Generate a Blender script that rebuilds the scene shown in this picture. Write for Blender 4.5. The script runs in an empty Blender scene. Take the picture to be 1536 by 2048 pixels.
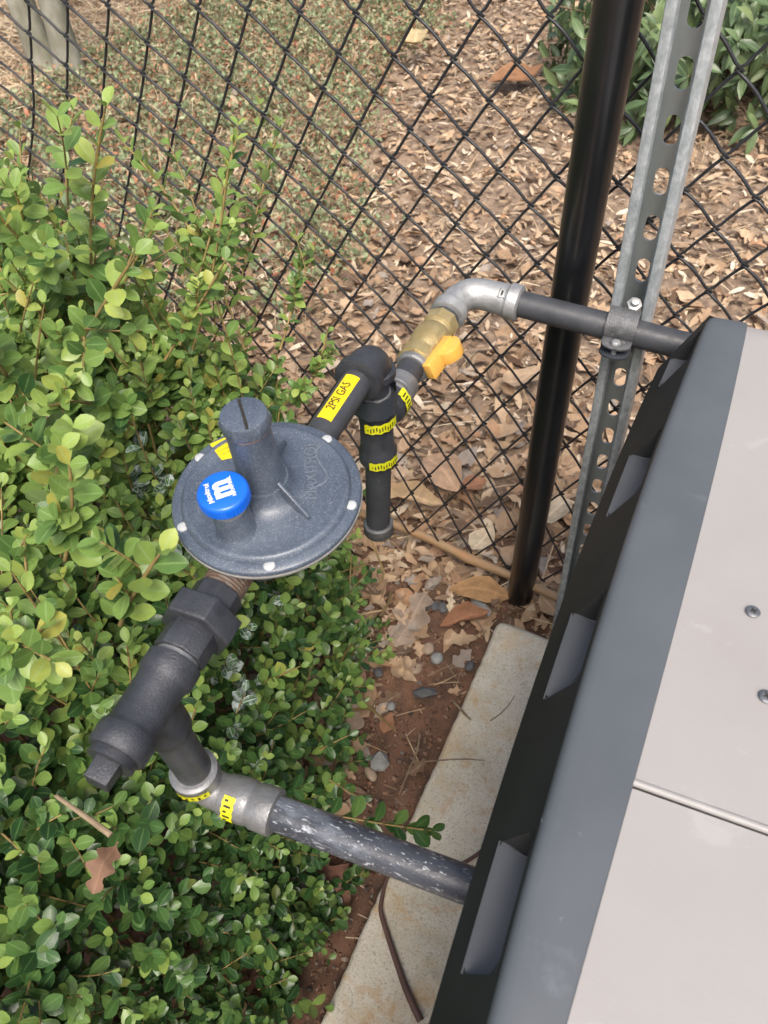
import bpy, bmesh, math, random
import numpy as np
from mathutils import Vector, Matrix
random.seed(7); rng = np.random.default_rng(11)
S = bpy.context.scene
# ------------------------------------------------------------------ camera
CAMH = 1.2; FPX = 1500.0; CX, CY = 768.0, 1024.0
_d = np.array([82.0, 1296.0, 1500.0]); _d /= np.linalg.norm(_d)
_a = np.array([1061.0, -1803.0, 1500.0]); _a -= _a.dot(_d) * _d; _a /= np.linalg.norm(_a)
RW = np.stack([np.cross(_a, -_d), _a, -_d])          # world axes in camera space
cd = bpy.data.cameras.new("camera"); cam = bpy.data.objects.new("camera", cd); S.collection.objects.link(cam)
M3 = Matrix([[RW[i][0], -RW[i][1], -RW[i][2]] for i in range(3)])
cam.matrix_world = Matrix.Translation((0, 0, CAMH)) @ M3.to_4x4()
cd.sensor_fit = 'VERTICAL'; cd.sensor_height = 36.0; cd.sensor_width = 27.0; cd.lens = FPX / 2048 * 36
cd.clip_start = 0.02; cd.clip_end = 200
cd.dof.use_dof = True; cd.dof.focus_distance = 0.80; cd.dof.aperture_fstop = 13.0
S.camera = cam
# ------------------------------------------------------------------ light
w = bpy.data.worlds.new("World"); S.world = w; w.use_nodes = True
nt = w.node_tree; bg = nt.nodes['Background']
sky = nt.nodes.new('ShaderNodeTexSky'); sky.sky_type = 'NISHITA'; sky.sun_disc = False
SUN_EL, SUN_AZ = math.radians(58), math.radians(150)   # azimuth clockwise from +Y
sky.sun_elevation = SUN_EL; sky.sun_rotation = SUN_AZ; sky.dust_density = 7.0; sky.air_density = 0.9; sky.ozone_density = 1.0
nt.links.new(sky.outputs[0], bg.inputs[0]); bg.inputs[1].default_value = 0.15
sd = bpy.data.lights.new("sun", 'SUN'); sun = bpy.data.objects.new("sun", sd); S.collection.objects.link(sun)
sd.energy = 1.65; sd.angle = math.radians(26); sd.color = (1.0, 0.965, 0.91)
sv = Vector((math.sin(SUN_AZ) * math.cos(SUN_EL), math.cos(SUN_AZ) * math.cos(SUN_EL), math.sin(SUN_EL)))
sun.rotation_euler = sv.to_track_quat('Z', 'Y').to_euler()
S.view_settings.view_transform = 'Standard'; S.view_settings.look = 'None'; S.view_settings.exposure = 0.45; S.view_settings.gamma = 1.0

# ------------------------------------------------------------------ helpers
def ray(px, py): return RW @ np.array([px - CX, py - CY, FPX])
def at_z(px, py, z=0.0):
    r = ray(px, py); t = (z - CAMH) / r[2]; return Vector((r[0] * t, r[1] * t, z))
def at_y(px, py, y):
    r = ray(px, py); t = y / r[1]; return Vector((r[0] * t, y, CAMH + r[2] * t))

def link(o, parent=None):
    S.collection.objects.link(o)
    if parent is not None: o.parent = parent
    return o
def tag(o, label=None, cat=None, group=None, kind=None):
    if label: o['label'] = label
    if cat: o['category'] = cat
    if group: o['group'] = group
    if kind: o['kind'] = kind
    return o
def empty(name, loc=(0, 0, 0), rot=None):
    o = bpy.data.objects.new(name, None); o.location = loc; o.empty_display_size = 0.02
    if rot: o.rotation_euler = rot
    return link(o)

class MB:
    """collects polygons, builds one mesh object"""
    def __init__(s): s.v = []; s.f = []; s.m = []
    def add(s, vs, fs, mi=0):
        b = len(s.v); s.v += [tuple(x) for x in vs]; s.f += [tuple(b + i for i in f) for f in fs]; s.m += [mi] * len(fs); return s
    def lathe(s, prof, org, axis=(0, 0, 1), seg=48, mi=0, up=None, phase=0.0, caps=True):
        z = Vector(axis).normalized(); u = Vector(up) if up else (Vector((1, 0, 0)) if abs(z.x) < 0.8 else Vector((0, 1, 0)))
        x = (u - z * u.dot(z)).normalized(); y = z.cross(x); o = Vector(org); vs = []; fs = []
        for r, h in prof:
            for i in range(seg):
                a = 2 * math.pi * i / seg + phase
                vs.append(o + z * h + (x * math.cos(a) + y * math.sin(a)) * r)
        n = len(prof)
        for k in range(n - 1):
            for i in range(seg):
                j = (i + 1) % seg; fs.append((k * seg + i, k * seg + j, (k + 1) * seg + j, (k + 1) * seg + i))
        if caps:
            fs.append(tuple(range(seg - 1, -1, -1))); fs.append(tuple((n - 1) * seg + i for i in range(seg)))
        return s.add(vs, fs, mi)
    def tube(s, pts, rad, seg=24, mi=0, caps=True, flat=1.0):
        pts = [Vector(p) for p in pts]; n = len(pts); rad = rad if hasattr(rad, '__len__') else [rad] * n
        T = [(pts[min(i + 1, n - 1)] - pts[max(i - 1, 0)]).normalized() for i in range(n)]
        u = Vector((0, 0, 1)) if abs(T[0].z) < 0.9 else Vector((1, 0, 0)); vs = []; fs = []
        x = (u - T[0] * u.dot(T[0])).normalized()
        for i in range(n):
            x = (x - T[i] * x.dot(T[i])).normalized(); y = T[i].cross(x)
            for k in range(seg):
                a = 2 * math.pi * k / seg; vs.append(pts[i] + (x * math.cos(a) * flat + y * math.sin(a)) * rad[i])
        for i in range(n - 1):
            for k in range(seg):
                j = (k + 1) % seg; fs.append((i * seg + k, i * seg + j, (i + 1) * seg + j, (i + 1) * seg + k))
        if caps: fs.append(tuple(range(seg - 1, -1, -1))); fs.append(tuple((n - 1) * seg + i for i in range(seg)))
        return s.add(vs, fs, mi)
    def prism(s, poly, d0, d1, frame=Matrix.Identity(4), mi=0):
        n = len(poly); vs = [frame @ Vector((x, y, d0)) for x, y in poly] + [frame @ Vector((x, y, d1)) for x, y in poly]
        fs = [tuple(range(n - 1, -1, -1)), tuple(range(n, 2 * n))] + [(i, (i + 1) % n, n + (i + 1) % n, n + i) for i in range(n)]
        return s.add(vs, fs, mi)
    def box(s, a, b, mi=0, frame=Matrix.Identity(4)):
        return s.prism([(a[0], a[1]), (b[0], a[1]), (b[0], b[1]), (a[0], b[1])], a[2], b[2], frame, mi)
    def build(s, name, mats, parent=None, bevel=0, seg=2, angle=35, recalc=True):
        me = bpy.data.meshes.new(name); me.from_pydata(s.v, [], s.f); me.update()
        mats = mats if isinstance(mats, (list, tuple)) else [mats]
        for m in mats: me.materials.append(m)
        me.polygons.foreach_set('material_index', s.m)
        if recalc or bevel:
            bm = bmesh.new(); bm.from_mesh(me)
            if recalc: bmesh.ops.recalc_face_normals(bm, faces=bm.faces)
            if bevel:
                es = [e for e in bm.edges if len(e.link_faces) == 2 and e.calc_face_angle(0) > math.radians(40)]
                bmesh.ops.bevel(bm, geom=es, offset=bevel, segments=seg, profile=0.5, affect='EDGES', clamp_overlap=True)
            bm.to_mesh(me); bm.free()
        me.polygons.foreach_set('use_smooth', [True] * len(me.polygons))
        me.set_sharp_from_angle(angle=math.radians(angle))
        return link(bpy.data.objects.new(name, me), parent)

def np_mesh(name, V, F, mats, parent=None, uv=None, mi=None, smooth=True):
    me = bpy.data.meshes.new(name); k = F.shape[1]
    me.vertices.add(len(V)); me.vertices.foreach_set('co', V.astype(np.float32).ravel())
    me.loops.add(F.size); me.loops.foreach_set('vertex_index', F.astype(np.int32).ravel())
    me.polygons.add(len(F)); me.polygons.foreach_set('loop_start', np.arange(0, F.size, k, dtype=np.int32))
    if uv is not None:
        l = me.uv_layers.new(name='UVMap'); l.data.foreach_set('uv', uv[F.ravel()].astype(np.float32).ravel())
    for m in mats: me.materials.append(m)
    if mi is not None: me.polygons.foreach_set('material_index', mi.astype(np.int32))
    me.update(calc_edges=True); me.validate()
    if smooth: me.polygons.foreach_set('use_smooth', [True] * len(me.polygons))
    return link(bpy.data.objects.new(name, me), parent)

# ---------------- materials
def mat(name, stops, scale=20.0, rough=0.6, metal=0.0, bump=0.0, bscale=None, detail=6.0, spots=None, spec=0.5, rvar=0.0, island=None, stretch=None, coat=0.0, trans=0.0, back=None, vein=None, dist=0.0):
    """stops: list of (pos, rgb) over object-space noise. spots: list of (scale, threshold, width, rgb, amount)"""
    m = bpy.data.materials.new(name); m.use_nodes = True; N = m.node_tree.nodes; L = m.node_tree.links
    b = N['Principled BSDF']; tc = N.new('ShaderNodeTexCoord'); src = tc.outputs['Object']
    if stretch:
        mp = N.new('ShaderNodeMapping'); mp.inputs['Scale'].default_value = stretch; L.new(src, mp.inputs[0]); src = mp.outputs[0]
    def ramp(fac, st):
        r = N.new('ShaderNodeValToRGB'); e = r.color_ramp.elements
        while len(e) < len(st): e.new(0.5)
        for i, (p, c) in enumerate(st): e[i].position = p; e[i].color = (*c, 1)
        L.new(fac, r.inputs[0]); return r.outputs[0]
    def noise(sc, det=detail, ro=0.6, di=dist):
        n = N.new('ShaderNodeTexNoise'); n.inputs['Scale'].default_value = sc; n.inputs['Detail'].default_value = det
        n.inputs['Roughness'].default_value = ro; n.inputs['Distortion'].default_value = di; L.new(src, n.inputs['Vector']); return n.outputs[0]
    if island:                                  # one colour per leaf
        g = N.new('ShaderNodeNewGeometry'); col = ramp(g.outputs['Random Per Island'], island)
        n1 = ramp(noise(scale), [(0.3, (0.82,) * 3), (0.7, (1.12,) * 3)])
        mx = N.new('ShaderNodeMix'); mx.data_type = 'RGBA'; mx.blend_type = 'MULTIPLY'; mx.inputs[0].default_value = 1.0
        L.new(col, mx.inputs[6]); L.new(n1, mx.inputs[7]); col = mx.outputs[2]
    else: col = ramp(noise(scale), stops)
    if vein:
        uvn = N.new('ShaderNodeUVMap'); sx = N.new('ShaderNodeSeparateXYZ'); L.new(uvn.outputs[0], sx.inputs[0])
        ma = N.new('ShaderNodeMath'); ma.operation = 'SUBTRACT'; L.new(sx.outputs[0], ma.inputs[0]); ma.inputs[1].default_value = 0.5
        ab = N.new('ShaderNodeMath'); ab.operation = 'ABSOLUTE'; L.new(ma.outputs[0], ab.inputs[0])
        mr = N.new('ShaderNodeMapRange'); L.new(ab.outputs[0], mr.inputs[0]); mr.inputs[1].default_value = 0.015; mr.inputs[2].default_value = 0.07; mr.inputs[3].default_value = vein[1]; mr.inputs[4].default_value = 0.0
        me_ = N.new('ShaderNodeMapRange'); L.new(ab.outputs[0], me_.inputs[0]); me_.inputs[1].default_value = 0.42; me_.inputs[2].default_value = 0.5; me_.inputs[3].default_value = 0.0; me_.inputs[4].default_value = vein[1] * 0.7
        mm = N.new('ShaderNodeMath'); mm.operation = 'MAXIMUM'; L.new(mr.outputs[0], mm.inputs[0]); L.new(me_.outputs[0], mm.inputs[1])
        mx = N.new('ShaderNodeMix'); mx.data_type = 'RGBA'; L.new(mm.outputs[0], mx.inputs[0]); L.new(col, mx.inputs[6]); mx.inputs[7].default_value = (*vein[0], 1); col = mx.outputs[2]
    if back:
        g2 = N.new('ShaderNodeNewGeometry'); mx = N.new('ShaderNodeMix'); mx.data_type = 'RGBA'; L.new(g2.outputs['Backfacing'], mx.inputs[0])
        L.new(col, mx.inputs[6]); mx2 = N.new('ShaderNodeMix'); mx2.data_type = 'RGBA'; mx2.inputs[0].default_value = back[1]; L.new(col, mx2.inputs[6]); mx2.inputs[7].default_value = (*back[0], 1)
        L.new(mx2.outputs[2], mx.inputs[7]); col = mx.outputs[2]
    rsrc = None
    for sp in (spots or []):
        f = ramp(noise(sp[0], 8.0, 0.65, 0.4), [(sp[1], (0, 0, 0)), (sp[1] + sp[2], (sp[4],) * 3)])
        mx = N.new('ShaderNodeMix'); mx.data_type = 'RGBA'; L.new(f, mx.inputs[0]); L.new(col, mx.inputs[6]); mx.inputs[7].default_value = (*sp[3], 1); col = mx.outputs[2]
    L.new(col, b.inputs['Base Color'])
    b.inputs['Roughness'].default_value = rough; b.inputs['Metallic'].default_value = metal
    b.inputs['Specular IOR Level'].default_value = spec; b.inputs['Coat Weight'].default_value = coat; b.inputs['Coat Roughness'].default_value = 0.25
    if rvar:
        mr = N.new('ShaderNodeMapRange'); L.new(noise(scale * 2.3), mr.inputs[0]); mr.inputs[1].default_value = 0.3; mr.inputs[2].default_value = 0.7
        mr.inputs[3].default_value = max(0.05, rough - rvar); mr.inputs[4].default_value = min(1, rough + rvar); L.new(mr.outputs[0], b.inputs['Roughness'])
    if bump:
        bp = N.new('ShaderNodeBump'); bp.inputs['Strength'].default_value = bump; bp.inputs['Distance'].default_value = 0.002
        L.new(noise(bscale or scale * 3), bp.inputs['Height']); L.new(bp.outputs[0], b.inputs['Normal'])
    if trans:
        tr = N.new('ShaderNodeBsdfTranslucent'); L.new(col, tr.inputs[0]); ms = N.new('ShaderNodeMixShader'); ms.inputs[0].default_value = trans
        L.new(b.outputs[0], ms.inputs[1]); L.new(tr.outputs[0], ms.inputs[2]); L.new(ms.outputs[0], N['Material Output'].inputs[0])
    return m

g3 = lambda v, b=0.0: (v, v * (1 + b * .4), v * (1 + b))
M = {}
M['blackpipe'] = mat('black_steel', [(0.3, (0.040, 0.043, 0.049)), (0.7, (0.065, 0.069, 0.077))], 40, 0.45, 0.0, 0.15, 300, spots=[(220, 0.66, 0.05, (0.35, 0.36, 0.37), 0.5)], rvar=0.12)
M['iron'] = mat('malleable_iron', [(0.3, (0.034, 0.037, 0.043)), (0.7, (0.064, 0.069, 0.080))], 60, 0.40, 0.25, 0.35, 700, spots=[(260, 0.68, 0.04, (0.4, 0.41, 0.42), 0.5), (28, 0.70, 0.03, (0.35, 0.13, 0.03), 0.9)], rvar=0.1)
M['rust'] = mat('rusty_steel', [(0.3, (0.10, 0.045, 0.02)), (0.7, (0.16, 0.14, 0.12))], 180, 0.7, 0.1, 0.4, 500)
M['dusty'] = mat('paint_spattered_pipe', [(0.3, (0.03, 0.034, 0.045)), (0.7, (0.07, 0.078, 0.095))], 60, 0.32, 0.0, 0.2, 400, spots=[(30, 0.53, 0.18, (0.36, 0.41, 0.48), 0.5), (150, 0.60, 0.08, (0.62, 0.66, 0.71), 0.75), (420, 0.60, 0.05, (0.6, 0.63, 0.66), 0.7), (26, 0.72, 0.02, (0.3, 0.12, 0.04), 0.8)], rvar=0.15, stretch=(.4, 1, 1))
M['galv'] = mat('galvanized', [(0.25, (0.30, 0.31, 0.32)), (0.5, (0.42, 0.43, 0.43)), (0.8, (0.52, 0.53, 0.52))], 70, 0.42, 0.55, 0.3, 500, rvar=0.12, spots=[(40, 0.66, 0.06, (0.22, 0.2, 0.17), 0.6)])
M['galvdull'] = mat('dull_zinc_fitting', [(0.25, (0.17, 0.175, 0.18)), (0.5, (0.26, 0.265, 0.27)), (0.8, (0.36, 0.36, 0.355))], 60, 0.40, 0.5, 0.3, 500, rvar=0.12, spots=[(30, 0.66, 0.06, (0.14, 0.11, 0.08), 0.7)])
M['clamp'] = mat('weathered_clamp', [(0.3, (0.10, 0.105, 0.11)), (0.7, (0.19, 0.195, 0.20))], 90, 0.45, 0.4, 0.5, 600, spots=[(160, 0.62, 0.05, (0.38, 0.38, 0.38), 0.6)])
M['strut'] = mat('strut_zinc', [(0.3, (0.36, 0.40, 0.40)), (0.7, (0.47, 0.51, 0.51))], 14, 0.42, 0.6, 0.12, 60, stretch=(6, 6, 1), rvar=0.12)
M['strutlip'] = mat('strut_lip_zinc', [(0.3, (0.34, 0.385, 0.40)), (0.5, (0.48, 0.53, 0.55)), (0.7, (0.66, 0.70, 0.72))], 160, 0.45, 0.45, 0.3, 300, stretch=(1, 1, 0.6))
M['brass'] = mat('brass', [(0.3, (0.42, 0.32, 0.14)), (0.7, (0.58, 0.47, 0.24))], 60, 0.38, 0.55, 0.2, 500, rvar=0.1)
M['yellow'] = mat('yellow_handle', [(0.3, (0.74, 0.38, 0.06)), (0.7, (0.82, 0.46, 0.10))], 50, 0.4, 0, 0.08, 300)
M['label'] = mat('yellow_label', [(0.3, (0.82, 0.60, 0.01)), (0.7, (0.90, 0.68, 0.02))], 50, 0.35)
M['tape'] = mat('lime_tape', [(0.3, (0.60, 0.62, 0.01)), (0.7, (0.78, 0.76, 0.03))], 60, 0.35, 0, 0.3, 200)
M['ink'] = mat('black_ink', [(0.3, (0.02, 0.02, 0.015)), (0.7, (0.035, 0.03, 0.02))], 50, 0.5)
M['reg'] = mat('grey_enamel', [(0.3, (0.053, 0.071, 0.099)), (0.7, (0.076, 0.098, 0.133))], 26, 0.36, 0.0, 0.12, 900, spots=[(14, 0.48, 0.30, (0.19, 0.23, 0.28), 0.45), (1100, 0.55, 0.10, (0.40, 0.44, 0.48), 0.55), (60, 0.62, 0.12, (0.26, 0.295, 0.335), 0.3), (230, 0.70, 0.02, (0.75, 0.77, 0.79), 0.8)], rvar=0.1, coat=0.2)
M['regline'] = mat('paler_raised_enamel', [(0.3, (0.10, 0.125, 0.16)), (0.7, (0.17, 0.20, 0.24))], 200, 0.4, 0, .2, 600)  # raised name and wave line, paler than the cover enamel
M['regdark'] = mat('dark_enamel', [(0.3, (0.035, 0.042, 0.052)), (0.7, (0.055, 0.063, 0.076))], 26, 0.45, 0, 0.2, 500, spots=[(400, 0.64, 0.04, (0.3, 0.32, 0.34), 0.5)])
M['rimgrey'] = mat('dusty_rim', [(0.3, (0.22, 0.22, 0.21)), (0.7, (0.36, 0.35, 0.33))], 120, 0.6, 0.2, 0.3, 500)
M['rivet'] = mat('grey_white_rivet', [(0.3, (0.42, 0.44, 0.45)), (0.7, (0.58, 0.60, 0.60))], 200, 0.45, 0.1, 0.3, 800)
M['blue'] = mat('blue_plastic', [(0.3, (0.005, 0.115, 0.62)), (0.7, (0.01, 0.16, 0.78))], 40, 0.28, 0, 0.03, 300, coat=0.3)
M['white'] = mat('white_print', [(0.3, (0.72, 0.75, 0.76)), (0.7, (0.84, 0.85, 0.84))], 400, 0.5)
M['post'] = mat('black_powder_coat', [(0.3, (0.006, 0.0065, 0.008)), (0.7, (0.011, 0.012, 0.014))], 30, 0.30, 0, 0.05, 200, coat=0.3, spots=[(130, 0.76, 0.02, (0.2, 0.2, 0.2), 0.5), (11, 0.66, 0.06, (0.035, 0.04, 0.055), 0.7)])  # broad blue-grey spots are reflections painted into the black coat
M['wire'] = mat('black_vinyl_wire', [(0.3, (0.016, 0.017, 0.020)), (0.7, (0.034, 0.036, 0.040))], 80, 0.38, 0, 0.15, 500)
M['band'] = mat('grey_trim_plastic', [(0.3, (0.076, 0.087, 0.098)), (0.7, (0.098, 0.110, 0.122))], 9, 0.42, 0, 0.05, 900, spots=[(13, 0.60, 0.14, (0.20, 0.225, 0.25), 0.6), (34, 0.69, 0.06, (0.36, 0.40, 0.43), 0.6), (150, 0.70, 0.03, (0.45, 0.5, 0.53), 0.6)], rvar=0.06)
M['side'] = mat('black_side_plastic', [(0.3, (0.024, 0.025, 0.0245)), (0.7, (0.033, 0.034, 0.033))], 20, 0.6, 0, 0.08, 900, spots=[(170, 0.78, 0.02, (0.3, 0.33, 0.35), 0.6)], spec=0.25)
M['vent'] = mat('vent_ledge_plastic', [(0.3, (0.080, 0.085, 0.090)), (0.7, (0.098, 0.103, 0.108))], 20, 0.45, 0, 0.06, 900)
M['lid'] = mat('beige_lid', [(0.3, (0.322, 0.306, 0.298)), (0.5, (0.334, 0.321, 0.311)), (0.7, (0.342, 0.332, 0.316))], 7, 0.46, 0, 0.08, 500, rvar=0.08, spots=[(5, 0.55, 0.2, (0.30, 0.285, 0.27), 0.35), (16, 0.62, 0.05, (0.42, 0.41, 0.40), 0.35), (60, 0.755, 0.03, (0.26, 0.24, 0.23), 0.35), (140, 0.77, 0.02, (0.6, 0.6, 0.59), 0.8), (22, 0.70, 0.06, (0.33, 0.31, 0.30), 0.4)])
M['screw'] = mat('steel_screw', [(0.3, (0.12, 0.13, 0.145)), (0.7, (0.20, 0.21, 0.22))], 200, 0.4, 0.5, 0.2, 600)
M['concrete'] = mat('concrete_pad', [(0.25, (0.56, 0.51, 0.39)), (0.5, (0.72, 0.67, 0.55)), (0.75, (0.80, 0.76, 0.65))], 16, 0.85, 0, 0.6, 260,
   spots=[(330, 0.55, 0.08, (0.32, 0.26, 0.17), 0.65), (700, 0.56, 0.05, (0.25, 0.21, 0.15), 0.5), (12, 0.52, 0.14, (0.64, 0.45, 0.21), 0.5), (30, 0.56, 0.08, (0.55, 0.32, 0.11), 0.45), (9, 0.60, 0.10, (0.33, 0.33, 0.31), 0.4)])
M['soil'] = mat('red_clay_soil', [(0.25, (0.060, 0.038, 0.027)), (0.45, (0.13, 0.076, 0.050)), (0.6, (0.20, 0.105, 0.065)), (0.8, (0.17, 0.12, 0.08))], 22, 0.95, 0, 1.0, 90, detail=10, spots=[(14, 0.56, 0.15, (0.045, 0.030, 0.022), 0.8), (120, 0.66, 0.04, (0.30, 0.22, 0.16), 0.7)])
M['mulch'] = mat('mulch_ground', [(0.25, (0.08, 0.055, 0.038)), (0.5, (0.25, 0.18, 0.125)), (0.75, (0.44, 0.34, 0.24))], 30, 0.95, 0, 1.0, 110, detail=12, spots=[(60, 0.6, 0.06, (0.34, 0.25, 0.17), 0.6)])
M['cable'] = mat('brown_cable', [(0.3, (0.10, 0.055, 0.045)), (0.7, (0.14, 0.075, 0.06))], 30, 0.45)
M['stick'] = mat('brown_cane', [(0.25, (0.20, 0.12, 0.07)), (0.5, (0.36, 0.24, 0.13)), (0.75, (0.42, 0.21, 0.09))], 12, 0.6, 0, 0.3, 200, stretch=(1, 3, 3), spots=[(20, 0.62, 0.1, (0.16, 0.13, 0.13), 0.7)])
M['bark'] = mat('grey_bark', [(0.3, (0.13, 0.13, 0.09)), (0.5, (0.24, 0.235, 0.18)), (0.7, (0.42, 0.42, 0.37))], 9, 0.9, 0, 0.6, 60, stretch=(1, 1, .5), spots=[(10, 0.6, 0.06, (0.16, 0.14, 0.11), 0.6)])
M['twig'] = mat('tan_twig', [(0.3, (0.20, 0.14, 0.05)), (0.7, (0.36, 0.26, 0.10))], 60, 0.7, 0, 0.3, 300)
M['dry'] = mat('dead_branch', [(0.3, (0.17, 0.12, 0.08)), (0.7, (0.36, 0.27, 0.17))], 60, 0.8, 0, 0.3, 300)
VN = (0.36, 0.50, 0.22)
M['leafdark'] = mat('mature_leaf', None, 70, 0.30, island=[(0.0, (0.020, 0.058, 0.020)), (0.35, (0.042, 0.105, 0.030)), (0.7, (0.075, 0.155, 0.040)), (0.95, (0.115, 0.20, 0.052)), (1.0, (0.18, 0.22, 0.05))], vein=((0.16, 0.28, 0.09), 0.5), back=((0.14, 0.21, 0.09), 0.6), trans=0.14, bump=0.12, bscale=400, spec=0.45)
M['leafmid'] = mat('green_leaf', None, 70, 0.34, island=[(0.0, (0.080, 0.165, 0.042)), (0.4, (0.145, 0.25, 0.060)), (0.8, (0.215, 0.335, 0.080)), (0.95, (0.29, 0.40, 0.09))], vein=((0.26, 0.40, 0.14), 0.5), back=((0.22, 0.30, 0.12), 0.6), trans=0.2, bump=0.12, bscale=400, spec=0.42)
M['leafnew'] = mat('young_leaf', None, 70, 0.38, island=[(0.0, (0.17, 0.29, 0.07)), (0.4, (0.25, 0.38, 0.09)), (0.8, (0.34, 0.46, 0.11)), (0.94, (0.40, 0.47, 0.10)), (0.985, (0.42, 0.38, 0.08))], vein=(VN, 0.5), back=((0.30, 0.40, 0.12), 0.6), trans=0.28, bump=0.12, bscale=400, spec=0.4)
M['leafspray'] = mat('spattered_leaf', None, 70, 0.4, island=[(0.0, (0.03, 0.10, 0.03)), (1.0, (0.08, 0.18, 0.05))], vein=((0.7, 0.76, 0.76), 0.8), spots=[(110, 0.46, 0.14, (0.60, 0.68, 0.68), 0.8)], trans=0.1)
M['litter'] = mat('dead_leaf', None, 60, 0.75, island=[(0.0, (0.13, 0.085, 0.06)), (0.2, (0.30, 0.195, 0.12)), (0.45, (0.48, 0.33, 0.205)), (0.65, (0.60, 0.44, 0.29)), (0.82, (0.44, 0.25, 0.14)), (0.9, (0.68, 0.57, 0.41)), (0.97, (0.36, 0.31, 0.27))], vein=((0.5, 0.37, 0.24), 0.5), bump=0.5, bscale=180, trans=0.08, spec=0.3)
M['chip'] = mat('mulch_chip', None, 60, 0.85, island=[(0.0, (0.10, 0.06, 0.038)), (0.25, (0.27, 0.18, 0.115)), (0.55, (0.46, 0.34, 0.22)), (0.85, (0.60, 0.46, 0.32)), (0.95, (0.70, 0.60, 0.46))], spec=0.25)
M['straw'] = mat('pine_straw', None, 60, 0.75, island=[(0.0, (0.28, 0.19, 0.11)), (0.35, (0.52, 0.38, 0.23)), (0.7, (0.68, 0.53, 0.34)), (0.92, (0.80, 0.68, 0.48))], spec=0.3)
M['ivy'] = mat('cotoneaster_leaf', None, 60, 0.5, island=[(0.0, (0.13, 0.17, 0.09)), (0.3, (0.21, 0.28, 0.14)), (0.6, (0.32, 0.39, 0.21)), (0.8, (0.46, 0.47, 0.28)), (0.88, (0.52, 0.30, 0.17)), (0.97, (0.42, 0.16, 0.09))], trans=0.15, spec=0.4)
M['laurel'] = mat('laurel_leaf', None, 40, 0.36, island=[(0.0, (0.055, 0.095, 0.045)), (0.4, (0.10, 0.16, 0.07)), (0.8, (0.16, 0.235, 0.10)), (0.96, (0.24, 0.31, 0.13))], vein=((0.22, 0.32, 0.14), 0.6), back=((0.20, 0.27, 0.14), 0.6), trans=0.15)
M['stone'] = mat('grey_stone', [(0.3, (0.20, 0.20, 0.19)), (0.6, (0.33, 0.34, 0.33)), (0.8, (0.42, 0.41, 0.38))], 50, 0.85, 0, 0.5, 200)
M['stonetan'] = mat('tan_stone', [(0.3, (0.28, 0.20, 0.14)), (0.6, (0.42, 0.33, 0.24)), (0.8, (0.5, 0.42, 0.33))], 50, 0.85, 0, 0.5, 200)
M['stonedark'] = mat('slate_stone', [(0.3, (0.07, 0.072, 0.075)), (0.6, (0.13, 0.135, 0.14)), (0.8, (0.2, 0.2, 0.2))], 50, 0.8, 0, 0.6, 200)
M['crumb'] = mat('clay_crumb', None, 90, 0.95, island=[(0.0, (0.075, 0.040, 0.027)), (0.35, (0.18, 0.105, 0.070)), (0.65, (0.28, 0.155, 0.10)), (0.85, (0.22, 0.15, 0.11)), (0.97, (0.36, 0.25, 0.18))], bump=0.6, bscale=300, spec=.15)
M['pebble'] = mat('gravel', None, 90, 0.85, island=[(0.0, (0.06, 0.055, 0.05)), (0.3, (0.16, 0.10, 0.075)), (0.6, (0.26, 0.16, 0.11)), (0.8, (0.20, 0.20, 0.19)), (0.95, (0.42, 0.33, 0.25))], bump=0.4, bscale=250)

# ================================================================== GROUND
def hnoise(x, y, s=1.0):
    return (np.sin(x * 13 * s + 1.3 * np.sin(y * 9 * s)) * np.cos(y * 11 * s + 1.7 * np.sin(x * 7 * s)) + 0.5 * np.sin(x * 31 * s + y * 23 * s) * np.cos(y * 29 * s - x * 17 * s))
def ground_h(x, y):
    h = 0.007 * hnoise(x, y) + 0.0035 * hnoise(x + 5, y - 3, 3.1) - 0.004
    far = np.clip((y - 0.9) / 1.5, 0, 1); h = h * (1 + far * 0.8)
    return h
def ground_sheet(name, x0, x1, y0, y1, nx, ny, m, dz=0.0, keep=None):
    X, Y = np.meshgrid(np.linspace(x0, x1, nx), np.linspace(y0, y1, ny)); Z = ground_h(X, Y) + dz
    V = np.stack([X, Y, Z], -1).reshape(-1, 3); i = np.arange(nx * ny).reshape(ny, nx)
    F = np.stack([i[:-1, :-1], i[:-1, 1:], i[1:, 1:], i[1:, :-1]], -1).reshape(-1, 4)
    if keep is not None:
        c = V[F].mean(1); F = F[keep(c[:, 0], c[:, 1])]
    o = np_mesh(name, V, F, [m]); tag(o, kind='structure'); return o
def edge_y(x): return 0.86 + 0.06 * np.sin(x * 9) + 0.03 * np.sin(x * 31)
ground_sheet('ground', -60, 60, -40, 80, 61, 61, M['mulch'], -0.03)
ground_sheet('mulch_bed', -6, 3, 0.7, 8, 400, 320, M['mulch'], 0.0)
ground_sheet('soil_bed', -1.6, 1.2, -1.2, 0.96, 400, 320, M['soil'], 0.006)

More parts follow.
